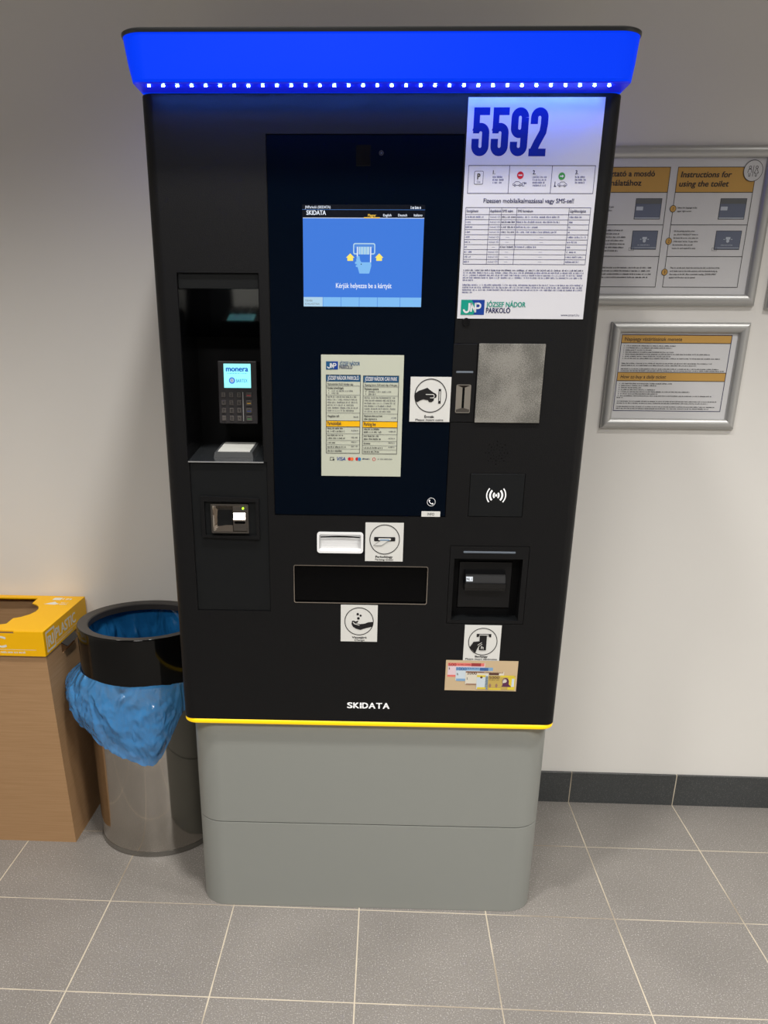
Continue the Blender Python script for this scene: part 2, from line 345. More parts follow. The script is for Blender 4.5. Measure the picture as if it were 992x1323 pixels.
# ------------------------------------------------------------------ lettering (built as geometry with Blender's own font)
TC = {}
def text_mesh(s, bold):
    k = (s, bold)
    if k in TC: return TC[k]
    cu = bpy.data.curves.new('t', 'FONT'); cu.body = s; cu.size = 1; cu.resolution_u = 3; cu.offset = bold; cu.fill_mode = 'FRONT'
    o = bpy.data.objects.new('t', cu)
    me = bpy.data.meshes.new_from_object(o)
    vs = [(v.co.x, v.co.y) for v in me.vertices]; fs = [list(p.vertices) for p in me.polygons]
    bpy.data.objects.remove(o); bpy.data.curves.remove(cu); bpy.data.meshes.remove(me)
    TC[k] = (vs, fs); return TC[k]
CAP = max(v[1] for v in text_mesh('H', 0)[0])
class Print:
    """draws flat printing on a plane; u runs right, v up, each layer a hair further out"""
    def __init__(s, mb, f, step=.00025): s.mb = mb; s.f = f; s.step = step
    def P(s, u, v, l): return s.f(u, v, l*s.step)
    def poly(s, pts, m, l=1): s.mb.add([s.P(u, v, l) for u, v in pts], [list(range(len(pts)))], m)
    def rect(s, u0, v0, u1, v1, m, l=1):
        u0, u1 = min(u0, u1), max(u0, u1); v0, v1 = min(v0, v1), max(v0, v1)
        s.poly([(u0, v0), (u1, v0), (u1, v1), (u0, v1)], m, l)
    def box(s, u0, v0, u1, v1, t, m, l=1):
        u0, u1 = min(u0, u1), max(u0, u1); v0, v1 = min(v0, v1), max(v0, v1); h = t/2
        s.rect(u0-h, v0-h, u1+h, v0+h, m, l); s.rect(u0-h, v1-h, u1+h, v1+h, m, l)
        s.rect(u0-h, v0+h, u0+h, v1-h, m, l); s.rect(u1-h, v0+h, u1+h, v1-h, m, l)
    def disc(s, cu, cv, r, m, l=1, n=40, ry=None): s.poly([(cu+r*math.cos(2*PI*i/n), cv+(ry or r)*math.sin(2*PI*i/n)) for i in range(n)], m, l)
    def arc(s, cu, cv, r0, r1, a0, a1, m, l=1, n=48):
        full = abs(a1-a0) >= 2*PI-1e-6
        k = n if full else n+1
        A = [a0+(a1-a0)*i/n for i in range(k)]
        vs = [s.P(cu+r*math.cos(a), cv+r*math.sin(a), l) for a in A for r in (r0, r1)]
        fs = [[2*i, 2*i+1, (2*i+3) % (2*k), (2*i+2) % (2*k)] for i in range(k if full else k-1)]
        s.mb.add(vs, fs, m)
    def ring(s, cu, cv, r0, r1, m, l=1): s.arc(cu, cv, r0, r1, 0, 2*PI, m, l)
    def line(s, a, b, t, m, l=1):
        dx, dy = b[0]-a[0], b[1]-a[1]; d = math.hypot(dx, dy); nx, ny = -dy/d*t/2, dx/d*t/2
        s.poly([(a[0]-nx, a[1]-ny), (b[0]-nx, b[1]-ny), (b[0]+nx, b[1]+ny), (a[0]+nx, a[1]+ny)], m, l)
    def text(s, st, u, v, h, m, w=None, bold=.0, shear=0, align='L', l=1, asp=.86):
        vs, fs = text_mesh(st, 0)
        if not fs: return
        x0 = min(p[0] for p in vs); x1 = max(p[0] for p in vs); k = h/CAP
        kx = w/(x1-x0) if w else k*asp
        W = (x1-x0)*kx
        ou = u - {'L': 0, 'C': W/2, 'R': W}[align]
        sh = ((0, 0),) if bold < .008 else tuple((d*bold*min(kx, k)*.8, e*bold*k*.35) for d in (-1, 0, 1) for e in (-1, 1))
        for q, (du, dv) in enumerate(sh):
            s.mb.add([s.P(ou+(x-x0)*kx+shear*y*k+du, v+y*k+dv, l+q*.12) for x, y in vs], fs, m)
    def stroke(s, pts, t, m, l=1):
        n = len(pts); A = []; B_ = []
        for i, (x, y) in enumerate(pts):
            a = pts[max(i-1, 0)]; b = pts[min(i+1, n-1)]; dx, dy = b[0]-a[0], b[1]-a[1]; d = math.hypot(dx, dy)
            A.append((x-dy/d*t/2, y+dx/d*t/2)); B_.append((x+dy/d*t/2, y-dx/d*t/2))
        vs = [s.P(u, v, l) for u, v in A+B_]
        s.mb.add(vs, [[i, n+i, n+i+1, i+1] for i in range(n-1)], m)
    def digit(s, c, u, v, w, h, t, m, l=1):
        """tall narrow bold numeral drawn from strokes"""
        def el(cx, cy, rx, ry, a0, a1, n=18): return [(u+cx+rx*math.cos(a0+(a1-a0)*i/n), v+cy+ry*math.sin(a0+(a1-a0)*i/n)) for i in range(n+1)]
        r = w/2-t/2; c2 = w/2
        if c == '5':
            s.rect(u+t*.15, v+h-t*.92, u+w*.98, v+h, m, l); s.rect(u+t*.15, v+h*.47, u+t*1.0, v+h, m, l+.12)
            p = el(c2, h*.60-r, r, r, PI*.93, 0) + el(c2, t/2+r, r, r, 0, -PI) + [(u+t/2, v+h*.36)]
            s.stroke(p, t, m, l+.24)
        elif c == '9':
            p = el(c2, h-t/2-r, r, r, 0, PI)+el(c2, h*.46+r, r, r, PI, 2*PI)
            s.stroke(p, t, m, l); s.stroke([(u+w-t/2, v+h-t/2-r), (u+w-t/2, v+t/2+r+h*.02)]+el(c2, t/2+r, r, r, 0, -PI)+[(u+t/2, v+h*.30)], t, m, l+.12)
        elif c == '2':
            s.stroke([(u+t/2, v+h*.66), (u+t/2, v+h*.72)]+el(c2, h-t/2-r, r, r, PI, 0)+[(u+w-t/2, v+h*.66), (u+w*.74, v+h*.50), (u+w*.45, v+h*.28), (u+t*.55, v+t*.5)], t, m, l)
            s.rect(u, v, u+w*.98, v+t*.92, m, l+.12)
    def lines(s, u0, u1, v, h, m, l=1, dens=1.0, sd=None):
        """a line of print too small to read: word-like runs of strokes"""
        rn = random.Random(sd if sd is not None else int((u0*7919+v*104729)*1e4)); u = u0
        while u < u1-h*.5:
            wl = rn.randint(2, 9)
            for _ in range(wl):
                cw = h*rn.uniform(.45, .75)
                if u+cw > u1: break
                t = h*.24; top = v+h*(1.0 if rn.random() > .25 else 1.35)
                k = rn.random()
                s.rect(u, v, u+t, top, m, l)
                if k > .3: s.rect(u+cw-t, v, u+cw, v+h, m, l)
                if k > .5: s.rect(u+t, v+h*.78, u+cw-t, v+h, m, l)
                else: s.rect(u+t, v, u+cw-t, v+h*.22, m, l)
                u += cw+h*.22
            u += h*.55

# ================================================================== THE ROOM
WY = .542
def struct(name, bm, m):
    mb = MB(); mb.bm(bm, m); o = mb.build(name, angle=None); o['kind'] = 'structure'; return o
X0, X1, Y0, ZC = -1.9, 3.2, -3.6, 2.62
struct('floor', box_bm(X0, X1, Y0, WY, -.1, 0), 'floor_tile')
struct('ceiling', box_bm(X0-.1, X1+.1, Y0-.1, WY+.1, ZC, ZC+.1), 'ceiling_paint')
struct('wall_back', box_bm(X0-.1, X1+.1, WY, WY+.1, -.1, ZC), 'plaster')
struct('wall_left', box_bm(X0-.1, X0, Y0, WY, -.1, ZC), 'plaster')
struct('wall_right', box_bm(X1, X1+.1, Y0, WY, -.1, ZC), 'plaster')
struct('wall_front', box_bm(X0-.1, X1+.1, Y0-.1, Y0, -.1, ZC), 'plaster_far')
struct('baseboard_back', box_bm(X0, X1, .534, WY, 0, .0985, .0008, 1), 'skirting_tile')

# ================================================================== WALL FRAMES
def snap_frame(name, x0, x1, z0, z1, w, label, draw, paper='paper_grey'):
    """aluminium snap frame: half-round mitred profiles around a printed sheet"""
    t = empty(name, ((x0+x1)/2, WY, (z0+z1)/2)); cx, cz = (x0+x1)/2, (z0+z1)/2
    tag(t, label, 'picture frame', 'aluminium frames on the wall')
    X0_, X1_, Z0_, Z1_ = x0-cx, x1-cx, z0-cz, z1-cz
    n = 9; prof = []
    for i in range(n+1):
        a = PI*i/n; prof.append((w/2-w/2*math.cos(a), -.003-.0115*math.sin(a)**.8))
    prof = [(0, 0)]+prof+[(w, 0)]
    def side(p0, p1, nin):
        rings = []
        for (px, pz), (ex, ez) in ((p0, nin[0]), (p1, nin[1])):
            rings.append([(px+ex*d, h, pz+ez*d) for d, h in prof])
        return loft_bm(rings)
    c = [(X0_, Z1_), (X1_, Z1_), (X1_, Z0_), (X0_, Z0_)]; dr = [(1, -1), (-1, -1), (-1, 1), (1, 1)]
    for i, k in enumerate(('top', 'right', 'bottom', 'left')):
        j = (i+1) % 4; mb = MB(); mb.bm(side(c[i], c[j], (dr[i], dr[j])), 'frame_alu')
        mb.build(k+'_rail', t, angle=40)
    mb = MB(); mb.bm(box_bm(X0_+w*.8, X1_-w*.8, -.0045, -.001, Z0_+w*.8, Z1_-w*.8), paper)
    pr = Print(mb, lambda u, v, d: (u-cx, -.0045-d, v-cz))
    draw(pr); mb.build('printed_sheet', t, angle=None)
    return t
def shot1(p, x0, z0, x1, z1):
    p.rect(x0, z0, x1, z1, 'ink_dark'); p.rect(x0+.001, z0+.001, x1-.001, z1-.001, 'screenshot', 2)
    p.rect(x0+.001, z1-.011, x1-.001, z1-.0015, 'ink_grey', 3); p.rect(x0+.0015, z0+.0015, x1-.0015, z0+.0035, 'screenshot_light', 3)
    p.rect(x0+.003, z1-.024, x0+.018, z1-.0165, 'screenshot_light', 3)
def shot2(p, x0, z0, x1, z1):
    p.rect(x0, z0, x1, z1, 'ink_dark'); p.rect(x0+.001, z0+.001, x1-.001, z1-.001, 'screenshot', 2)
    p.rect(x0+.001, z0+.0035, x1-.001, z0+.0045, 'screenshot_light', 3)
    c = (x0+x1)/2; p.rect(c-.005, z1-.018, c+.005, z1-.013, 'screenshot_light', 3); p.disc(c, z1-.021, .0035, 'screenshot_light', 3, 12)
    p.rect(c-.010, z1-.0185, c-.007, z1-.017, 'screenshot_light', 3); p.rect(c+.007, z1-.0185, c+.010, z1-.017, 'screenshot_light', 3)
    p.lines(c-.014, c+.014, z0+.0085, .0018, 'screenshot_light', 3)
    p.box(x0-.004, z0-.002, x0+.007, z0+.004, .0005, 'ink_dark', 3)
def draw_toilet(p):
    T = .0012
    for x0, x1, lang in ((1.058, 1.2565, 'hu'), (1.2735, 1.4445, 'en')):
        p.rect(x0, 1.5750, x1, 1.6243, 'ink_ochre')
        p.box(x0, 1.3812, x1, 1.6243, T, 'ink_dark', 2)
        for z in (1.5750, 1.5102, 1.4455): p.rect(x0, z-T/2, x1, z+T/2, 'ink_dark', 2)
        shot1(p, x1-.068, 1.5212, x1-.0095, 1.5633); shot2(p, x1-.067, 1.4595, x1-.0095, 1.4985)
    for k, (zz) in enumerate((1.5425, 1.4768, 1.4127)):
        for x in (1.2735, 1.058):
            p.disc(x, zz, .0072, 'ink_dark', 3); p.disc(x, zz, .0061, 'ink_ochre', 4); p.text(str(k+1), x, zz-.003, .006, 'ink_dark', align='C', l=5)
    p.text('Instructions for', 1.2815, 1.6045, .0112, 'ink_dark', w=.110, bold=.025, shear=.16, l=3)
    p.text('using the toilet', 1.2800, 1.5865, .0112, 'ink_dark', w=.108, bold=.025, shear=.16, l=3)
    p.text('Tájékoztató a mosdó', 1.0800, 1.6065, .0112, 'ink_dark', w=.1435, bold=.025, l=3)
    p.text('használatához', 1.0975, 1.5885, .0112, 'ink_dark', w=.0985, bold=.025, l=3)
    def para(ls, x, z, dz, h, asp=.95):
        for i, s in enumerate(ls): p.text(s, x, z-i*dz, h, 'ink_dark', l=3, asp=asp, bold=.014)
    para(['Select the language in the', 'upper right corner.'], 1.2835, 1.5430, .0068, .0031, .93)
    para(['On the parking machine, press', 'the „SELECT PRODUCT” button in', 'the lower left corner, then select the', '„Toilet ticket” button. To pay, follow', 'the instructions, after you will', 'receive the card required for entry.'], 1.2830, 1.4960, .0070, .0031, .82)
    para(['Then to use the card, insert the card into the slot on the front of the', 'card reader next to the toilet entrance, with the barcode facing up,', 'then swipe to the left. After a successful reading, „DOOR OPEN”', 'appears and the door can be opened.'], 1.2850, 1.4205, .0068, .0031, .88)
    para(['a képernyő jobb', 'felső sarkában.'], 1.1140, 1.5445, .0068, .0031, .9)
    for i, e in enumerate((1.167, 1.160, 1.176, 1.172, 1.176, 1.174, 1.162)): p.lines(1.095, e, 1.4975-i*.0070, .0024, 'ink_dark', 3)
    for i, e in enumerate((1.243, 1.240, 1.243, 1.237)): p.lines(1.095, e, 1.4205-i*.0068, .0024, 'ink_dark', 3)
    cx, cz = 1.4375, 1.6170                                  # toilet pictogram disc over the corner
    p.disc(cx, cz, .0212, 'ink_dark', 6); p.disc(cx, cz, .0200, 'paper_grey', 7)
    for s in (-1, 1):
        x = cx+s*.0072
        p.ring(x, cz+.0066, .0019, .0030, 'ink_dark', 8)
        if s > 0:
            p.line((x-.0010, cz+.0035), (x-.0048, cz-.0045), .0011, 'ink_dark', 8); p.line((x+.0010, cz+.0035), (x+.0048, cz-.0045), .0011, 'ink_dark', 8)
            p.line((x-.0048, cz-.0045), (x-.0018, cz-.0045), .0011, 'ink_dark', 8); p.line((x+.0048, cz-.0045), (x+.0018, cz-.0045), .0011, 'ink_dark', 8)
        else:
            p.line((x-.0030, cz+.0030), (x-.0045, cz-.0040), .0011, 'ink_dark', 8); p.line((x+.0030, cz+.0030), (x+.0045, cz-.0040), .0011, 'ink_dark', 8)
            p.line((x-.0030, cz+.0030), (x+.0030, cz+.0030), .0011, 'ink_dark', 8)
        p.line((x-.0018, cz-.0045), (x-.0014, cz-.0110), .0011, 'ink_dark', 8); p.line((x+.0018, cz-.0045), (x+.0014, cz-.0110), .0011, 'ink_dark', 8)
        p.line((x-.0014, cz-.0110), (x+.0014, cz-.0110), .0011, 'ink_dark', 8)
    p.line((cx, cz+.010), (cx, cz-.011), .0011, 'ink_dark', 8)
snap_frame('picture_frame', 1.045, 1.4895, 1.3415, 1.6665, .0255, 'large aluminium snap frame with toilet instructions, partly hidden behind the ticket machine', draw_toilet)
def draw_daily(p):
    x0, x1, z1, z0 = 1.1940, 1.4518, 1.2775, 1.1045; T = .0014
    p.rect(x0, 1.2595, x1, z1, 'ink_ochre'); p.rect(x0, 1.1740, x1, 1.1932, 'ink_ochre')
    p.box(x0, z0, x1, z1, T, 'ink_navy', 2)
    for z in (1.2595, 1.1740, 1.1932): p.rect(x0, z-T/2, x1, z+T/2, 'ink_dark', 2)
    p.text('Napijegy vásárlásának menete', 1.2020, 1.2645, .0078, 'ink_dark', w=.134, bold=.006, l=3)
    p.text('How to buy a daily ticket', 1.2020, 1.1795, .0078, 'ink_dark', w=.108, bold=.006, shear=.16, l=3)
    def blk(z, ws, dz=.00475, num=True, x=1.2015):
        for i, w in enumerate(ws):
            if num: p.rect(x-.0002, z-i*dz, x+.0008, z-i*dz+.0022, 'ink_dark', 3)
            p.lines(x+(.005 if num else -.001), 1.2015+w, z-i*dz, .0021, 'ink_dark', 3)
    blk(1.2520, (.123, .115, .068, .119, .206, .114, .232))
    blk(1.2125, (.215, .178), num=False); blk(1.2000, (.232, .245), num=False, dz=.0042)
    blk(1.1665, (.127, .090, .054, .090, .173, .094, .225))
    p.lines(1.1985, 1.216, 1.1340, .0021, 'ink_dark', 3)
    blk(1.1255, (.238, .220), num=False); blk(1.1130, (.236, .222), num=False, dz=.0045)
snap_frame('picture_frame', 1.1665, 1.4905, 1.0625, 1.3062, .0250, 'smaller aluminium snap frame with daily ticket purchase steps, below the large framed sheet', draw_daily)
def draw_third(p): p.box(1.56, 1.37, 1.80, 1.62, .0013, 'ink_dark', 2)
snap_frame('picture_frame', 1.5155, 1.8400, 1.3340, 1.6665, .0255, 'aluminium snap frame at the far right edge, only its lower left corner showing', draw_third)

# ================================================================== TICKET MACHINE
mach = empty('parking_ticket_machine', (0.6, 0, 0), MY)
tag(mach, 'tall black parking pay station with glowing blue hood and grey plinth', 'ticket machine')
BX0, BX1, FY, BY = -.3870, .4130, -.004, .455
NX0, NX1, NZ0, NZ1, ND = -.3435, -.1965, 1.042, 1.371, .150       # card terminal niche
GX0, GX1, GZ0, GZ1 = -.1785, .1568, .9402, 1.5830                 # dark glass panel
def rb(x0, x1, y1, z0, z1): return box_bm(x0, x1, FY-.02, y1, z0, z1)
body_me = cut(prism_bm(rrect(BX0, BX1, FY, BY, .022, 12), .4955, 1.6410, bev=.002),
    [rb(NX0, NX1, ND, NZ0, NZ1), rb(-.3415, -.1908, .0, .7418, 1.0421), rb(GX0, GX1, 0, GZ0, GZ1),
     rb(.1690, .3262, 0, .7222, .8846), rb(.1782, .3148, .033, .7296, .8586), rb(-.1420, .1268, .035, .7625, .8402),
     rb(.1998, .3055, -.001, .9420, 1.0257), rb(.1545, .2004, -.001, 1.1188, 1.2573), rb(-.3180, -.2120, .016, .898, .9700),
     rb(-.0915, -.0065, .014, .8695, .9050)])
for n in ('black_coat',): body_me.materials.clear(); body_me.materials.append(MATS[n])
link('housing', body_me, mach)
def part(name, bm, m, parent=None, label=None, angle=32):
    mb = MB(); mb.bm(bm, m); return mb.build(name, parent or mach, label, angle)
part('yellow_trim', prism_bm(rrect(BX0-.001, BX1+.001, FY-.001, BY, .030, 12), .4850, .4965, bev=.004, seg=3), 'yellow_trim', label='bright yellow strip under the housing')
part('plinth', prism_bm(rrect(-.3772, .4102, .008, .452, .062, 16), .2315, .4860, bev=.0012), 'base_grey', label='upper grey plinth section')
part('plinth', prism_bm(rrect(-.3772, .4102, .008, .452, .062, 16), .0, .2297, bev=.0012), 'base_grey', label='lower grey plinth section')
part('plinth_core', prism_bm(rrect(-.3732, .4062, .012, .448, .058, 12), .22, .24), 'dark_seam')
# ---- hood
def ringz(x0, x1, y0, y1, r, z, seg=12): return [(p[0], p[1], z) for p in rrect(x0, x1, y0, y1, r, seg)]
H = [ringz(-.3850, .4100, -.060, BY, .026, 1.6430), ringz(-.3880, .4130, -.0635, BY, .028, 1.6460), ringz(-.3940, .4170, -.064, BY, .032, 1.6700), ringz(-.4010, .4215, -.064, BY, .038, 1.7080)]
part('hood', loft_bm(H), 'blue_light', label='glowing blue light hood')
part('hood_underside', loft_bm([ringz(-.3830, .4080, -.0585, -.0045, .006, 1.6412, 4), ringz(-.3830, .4080, -.0585, -.0045, .006, 1.6432, 4)]), 'blue_under_glow', label='deep blue underside of the hood, LED light put in as glow')
part('hood_cap', loft_bm([ringz(-.4022, .4227, -.0652, BY+.001, .039, 1.7075), ringz(-.4030, .4235, -.0660, BY+.001, .039, 1.7095),
     ringz(-.4030, .4235, -.0660, BY+.001, .039, 1.7125), ringz(-.4010, .4215, -.0640, BY-.001, .038, 1.7140)]), 'cap_black', label='thin black cap on the hood')
ledm = None
for i in range(33):
    x = -.3605+i*.02306
    if ledm is None:
        mb = MB(); mb.bm(box_bm(-.0021, .0021, -.0008, .0008, -.0009, .0009, .0004, 2), 'led')
        ledm = mb.build('led', mach); ledm.location = (x, -.0455, 1.6406)
    else:
        c = ledm.copy(); COL.objects.link(c); c.location = (x, -.0455, 1.6406)
# ---- glass front with screen, camera and price board
FP = lambda y: (lambda u, v, d: (u, y-d, v))
gp = part('glass_panel', box_bm(GX0+.0012, GX1-.0012, -.0028, 0, GZ0+.0015, GZ1-.0012, .0004, 1), 'navy_glass', label='large dark navy glass panel')
part('camera_window', box_bm(-.0255, -.0008, -.0034, -.0026, 1.5365, 1.5675, .0002, 1), 'black_gloss', gp)
mb = MB(); pr = Print(mb, FP(-.0028))
for k in range(8):
    a = k*PI/4; pr.disc(.0171+.0032*math.cos(a), 1.5554+.0032*math.sin(a), .0008, 'key_grey', 1, 8)
pr.disc(.0171, 1.5554, .0012, 'ink_grey', 1, 10); mb.build('microphone_holes', gp, angle=None)
# touch screen
def fx(u, v): return face(u, v, -.0032)
mb = MB(); sx0, sz1 = fx(389.5, 264); sx1, sz0 = fx(546.5, 397.5)
sx0, sx1, sz0, sz1 = -.1178, .0945, 1.3158, 1.4785
mb.bm(box_bm(sx0, sx1, -.0033, -.0026, sz0, sz1), 'scr_black'); pr = Print(mb, FP(-.0033))
bz = 1.4575
pr.rect(sx0+.001, sz0+.0012, sx1-.001, bz, 'scr_blue')
pr.rect(sx0+.001, bz, sx1-.001, bz+.0008, 'scr_white', 2)
def U(u, v): return fx(u, v)
pr.text('SKIDATA', U(396, 277.6)[0], U(396, 277.6)[1], .0068, 'scr_white', w=.0335, bold=.03, l=2)
pr.rect(sx0, 1.4705, sx1, 1.4709, 'scr_mid', 2)
pr.text('JNParkoló (SKIDATA)', U(394, 268)[0], 1.4725, .0040, 'scr_white', w=.044, bold=.01, l=2)
pr.lines(U(530.6, 268)[0], U(547, 268)[0], 1.4720, .0032, 'scr_white', 2)
for s, a, b, m in (('Magyar', 475.3, 485.6, 'scr_gold'), ('English', 495, 505.6, 'scr_white'), ('Deutsch', 514.3, 525.8, 'scr_white'), ('Italiano', 534.6, 545.5, 'scr_white')):
    xa, z = U(a, 279.6); xb, _ = U(b, 279.6); pr.text(s, xa, z, .0036, m, w=xb-xa, bold=.02, l=2)
pr.rect(U(470, 281)[0], bz, U(490.5, 281)[0], bz+.0016, 'scr_gold', 3)
# ticket-in-slot pictogram
a = U(456.2, 314); b = U(484.6, 329)
pts = rrect(a[0], b[0], b[1], a[1], .0035, 5); ins = rrect(a[0]+.002, b[0]-.002, b[1]+.002, a[1]-.002, .002, 5)
pr.poly(pts, 'scr_pale', 2); pr.poly(ins, 'scr_blue', 3); pr.rect(a[0]+.003, a[1]-.008, b[0]-.003, a[1]-.003, 'scr_mid', 4)
tx0, _ = U(461, 320); tx1, _ = U(479.6, 320); _, tz0 = U(470, 341)
pr.rect(tx0, tz0, tx1, a[1]-.006, 'scr_white', 5); pr.rect(tx0+.0018, tz0, tx1-.0018, a[1]-.006, 'scr_blue', 6)
pr.rect(tx0+.003, a[1]-.018, tx1-.003, a[1]-.006, 'scr_pale', 7)
for k in range(3): pr.rect(tx0+.006+k*.005, a[1]-.018, tx0+.0072+k*.005, a[1]-.006, 'scr_sky', 8)
hz = U(470, 339)[1]
pr.poly([(tx0-.001, hz+.004), (tx0+.001, hz+.010), (tx0+.0045, hz+.010), (tx0+.006, hz+.003), (tx0+.008, hz), (tx1, hz), (tx1+.0005, hz-.006), (tx1-.003, hz-.018), (tx0+.005, hz-.018), (tx0+.001, hz-.006)], 'scr_sky', 9)
pr.disc(tx0+.008, hz-.003, .0009, 'scr_black', 10, 10); pr.disc(tx0-.001, hz-.001, .0022, 'scr_sky', 9, 12); pr.disc(tx0, hz-.006, .0018, 'scr_sky', 9, 12)
for c0 in (452.4, 489.7):
    c, z = U(c0, 333); pr.poly([(c-.0075, z), (c-.005, z), (c-.005, z-.005), (c+.005, z-.005), (c+.005, z), (c+.0075, z), (c, z+.0068)], 'scr_yellow', 3)
xa, z = U(434, 372); xb, _ = U(505.6, 372); pr.text('Kérjük helyezze be a kártyát', xa, z, .0078, 'scr_white', w=xb-xa, bold=.015, l=3)
zt = U(470, 384.2)[1]
pr.rect(sx0+.001, sz0+.0012, sx1-.001, zt, 'scr_sky', 2)
xa = U(417.2, 390)[0]; pr.rect(sx0+.001, sz0+.0012, xa, zt, 'scr_pale', 3)
for u in (417.2, 440.4, 464, 487.4, 516.6): xx = U(u, 390)[0]; pr.rect(xx-.0005, sz0+.0012, xx+.0005, zt, 'scr_mid', 4)
pr.text('TERMÉK', sx0+.0035, sz0+.0092, .0028, 'ink_grey', w=.014, l=5); pr.text('KIVÁLASZTÁSA', sx0+.0035, sz0+.0040, .0028, 'ink_grey', w=.026, l=5)
mb.build('touch_screen', gp, 'lit blue touch screen', angle=None)

# JNP logo
def jnp(pr, x0, z0, x1, z1, l=1, blue='logo_blue', green='logo_green'):
    w, h = x1-x0, z1-z0; xm = x0+w*.46
    pr.rect(x0, z0, x1, z1, blue, l)
    pr.poly([(x0, z0), (xm+w*.08, z0), (xm+w*.20, z0+h*.5), (xm-w*.02, z1), (x0, z1)], green, l+1)
    t = w*.075; P_ = 'paper_white'
    pr.arc(x0+w*.24, z0+h*.36, w*.075, w*.15, -PI, 0, P_, l+2, 14); pr.rect(x0+w*.315, z0+h*.36, x0+w*.39, z0+h*.78, P_, l+2)
    pr.line((x0+w*.44, z0+h*.20), (x0+w*.44, z0+h*.78), t, P_, l+2); pr.line((x0+w*.42, z0+h*.78), (x0+w*.62, z0+h*.22), t, P_, l+2); pr.line((x0+w*.62, z0+h*.16), (x0+w*.62, z0+h*.8), t, P_, l+2)
    pr.arc(x0+w*.74, z0+h*.60, w*.055, w*.125, -PI/2, PI/2, P_, l+2, 14); pr.rect(x0+w*.62, z0+h*.60+w*.055, x0+w*.74, z0+h*.60+w*.125, P_, l+2); pr.rect(x0+w*.66, z0+h*.60-w*.125, x0+w*.74, z0+h*.60-w*.055, P_, l+2)
# price board
px0, px1, pz0, pz1 = -.0860, .0662, 1.0175, 1.2362
mb = MB(); mb.bm(box_bm(px0, px1, -.0036, -.0026, pz0, pz1), 'paper_green'); pr = Print(mb, FP(-.0036))
Q = lambda u, v: face(u, v, -.0038)
a = Q(421.1, 466.8); b = Q(436.6, 477.4); jnp(pr, a[0], b[1], b[0], a[1], green='logo_teal')
a = Q(438.3, 472); b = Q(464.8, 472); pr.text('JÓZSEF NÁDOR', a[0], a[1], .0062, 'logo_teal', w=b[0]-a[0], bold=.03)
a = Q(438.3, 476.6); b = Q(455, 476.6); pr.text('PARKOLÓ', a[0], a[1], .0060, 'ink_navy', w=b[0]-a[0], bold=.03)
for (c0, c1, t0, h0, y0, y1, bt, head, fee, ls) in (
    (421.3, 465.2, 484.4, 492.9, 543.6, 551.2, 585.4, 'JÓZSEF NÁDOR PARKOLÓ', 'Parkolódíjak', ('Nyitvatartás: 0-24 minden nap', 'Fizetési lehetőségek', 'Megállási idő')),
    (468.9, 514.2, 485.6, 494.2, 544.6, 552.4, 586.4, 'JÓZSEF NÁDOR CAR PARK', 'Parking fee', ('Opening hours: 0-24 every day of the year', 'Payment options', 'Maximum time out from'))):
    x0 = Q(c0, 520)[0]; x1 = Q(c1, 520)[0]; Z = lambda v: Q((c0+c1)/2, v)[1]
    pr.rect(x0, Z(h0), x1, Z(t0), 'head_blue'); pr.box(x0, Z(bt), x1, Z(t0), .0009, 'ink_dark', 2)
    pr.text(head, x0+.003, Z(h0)+.0030, .0064, 'paper_white', w=(x1-x0)-.006, bold=.03, l=3)
    pr.rect(x0, Z(y1), x1, Z(y0), 'ink_yellow', 2); pr.text(fee, x0+.0025, Z(y1)+.0030, .0062, 'ink_dark', w=.026 if 'k' == fee[-1] else .022, bold=.02, l=3)
    pr.rect(x0, Z(y1)-.0004, x1, Z(y1)+.0004, 'ink_dark', 3); pr.rect(x0, Z(y0)-.0004, x1, Z(y0)+.0004, 'ink_dark', 3)
    for v in (h0+5.6, h0+17.5, h0+40.6, y1+9, y1+17.8, y1+23.5, y1+28.8): pr.rect(x0, Z(v)-.0003, x1, Z(v)+.0003, 'ink_grey', 2)
    pr.text(ls[0], x0+.0025, Z(h0+4.4), .0034, 'ink_dark', w=(x1-x0)*(.75 if c0 < 440 else .93), bold=.01, l=2)
    pr.text(ls[1], x0+.0025, Z(h0+9.6), .0036, 'ink_dark', w=.030 if c0 < 440 else .026, bold=.025, l=2)
    for v, w in ((13, .040), (16, .012)): pr.disc(x0+.005, Z(h0+v-1), .0008, 'ink_dark', 2, 8); pr.lines(x0+.010, x0+.012+w, Z(h0+v), .0022, 'ink_grey', 2)
    for k in range(6): pr.lines(x0+.0025, x1-.004-(.008 if k in (3, 5) else 0), Z(h0+20.8+k*3.55), .0023, 'ink_grey', 2)
    pr.text(ls[2], x0+.0025, Z(h0+46 if c0 < 440 else h0+44.5), .0034, 'ink_dark', w=.022 if c0 < 440 else .034, bold=.02, l=2)
    if c0 > 440: pr.text('after payment is', x0+.0025, Z(h0+48.3), .0034, 'ink_dark', w=.024, bold=.02, l=2)
    pr.lines(x1-.012, x1-.002, Z(h0+46.5), .0022, 'ink_grey', 2)
    for v, w in ((3.4, .030), (7, .034), (12.2, .030), (16, .034), (21.8, .014), (27.3, .036), (32.4, .030)):
        pr.lines(x0+.0025, x0+.0025+w, Z(y1+v), .0025, 'ink_dark', 2)
        if v not in (3.4, 12.2, 32.4): pr.lines(x1-.016, x1-.003, Z(y1+v-1.2), .0022, 'ink_grey', 2)
zi = Q(460, 595)[1]
def qx(u): return Q(u, 594)[0]
pr.box(qx(426.5), zi, qx(431), zi+.0055, .0008, 'ink_dark'); pr.disc(qx(430.8), zi+.0012, .0018, 'ink_dark', 1, 10)
pr.text('VISA', qx(434.6), zi-.0003, .0064, 'logo_blue', w=qx(446.2)-qx(434.6), bold=.02, shear=.15)
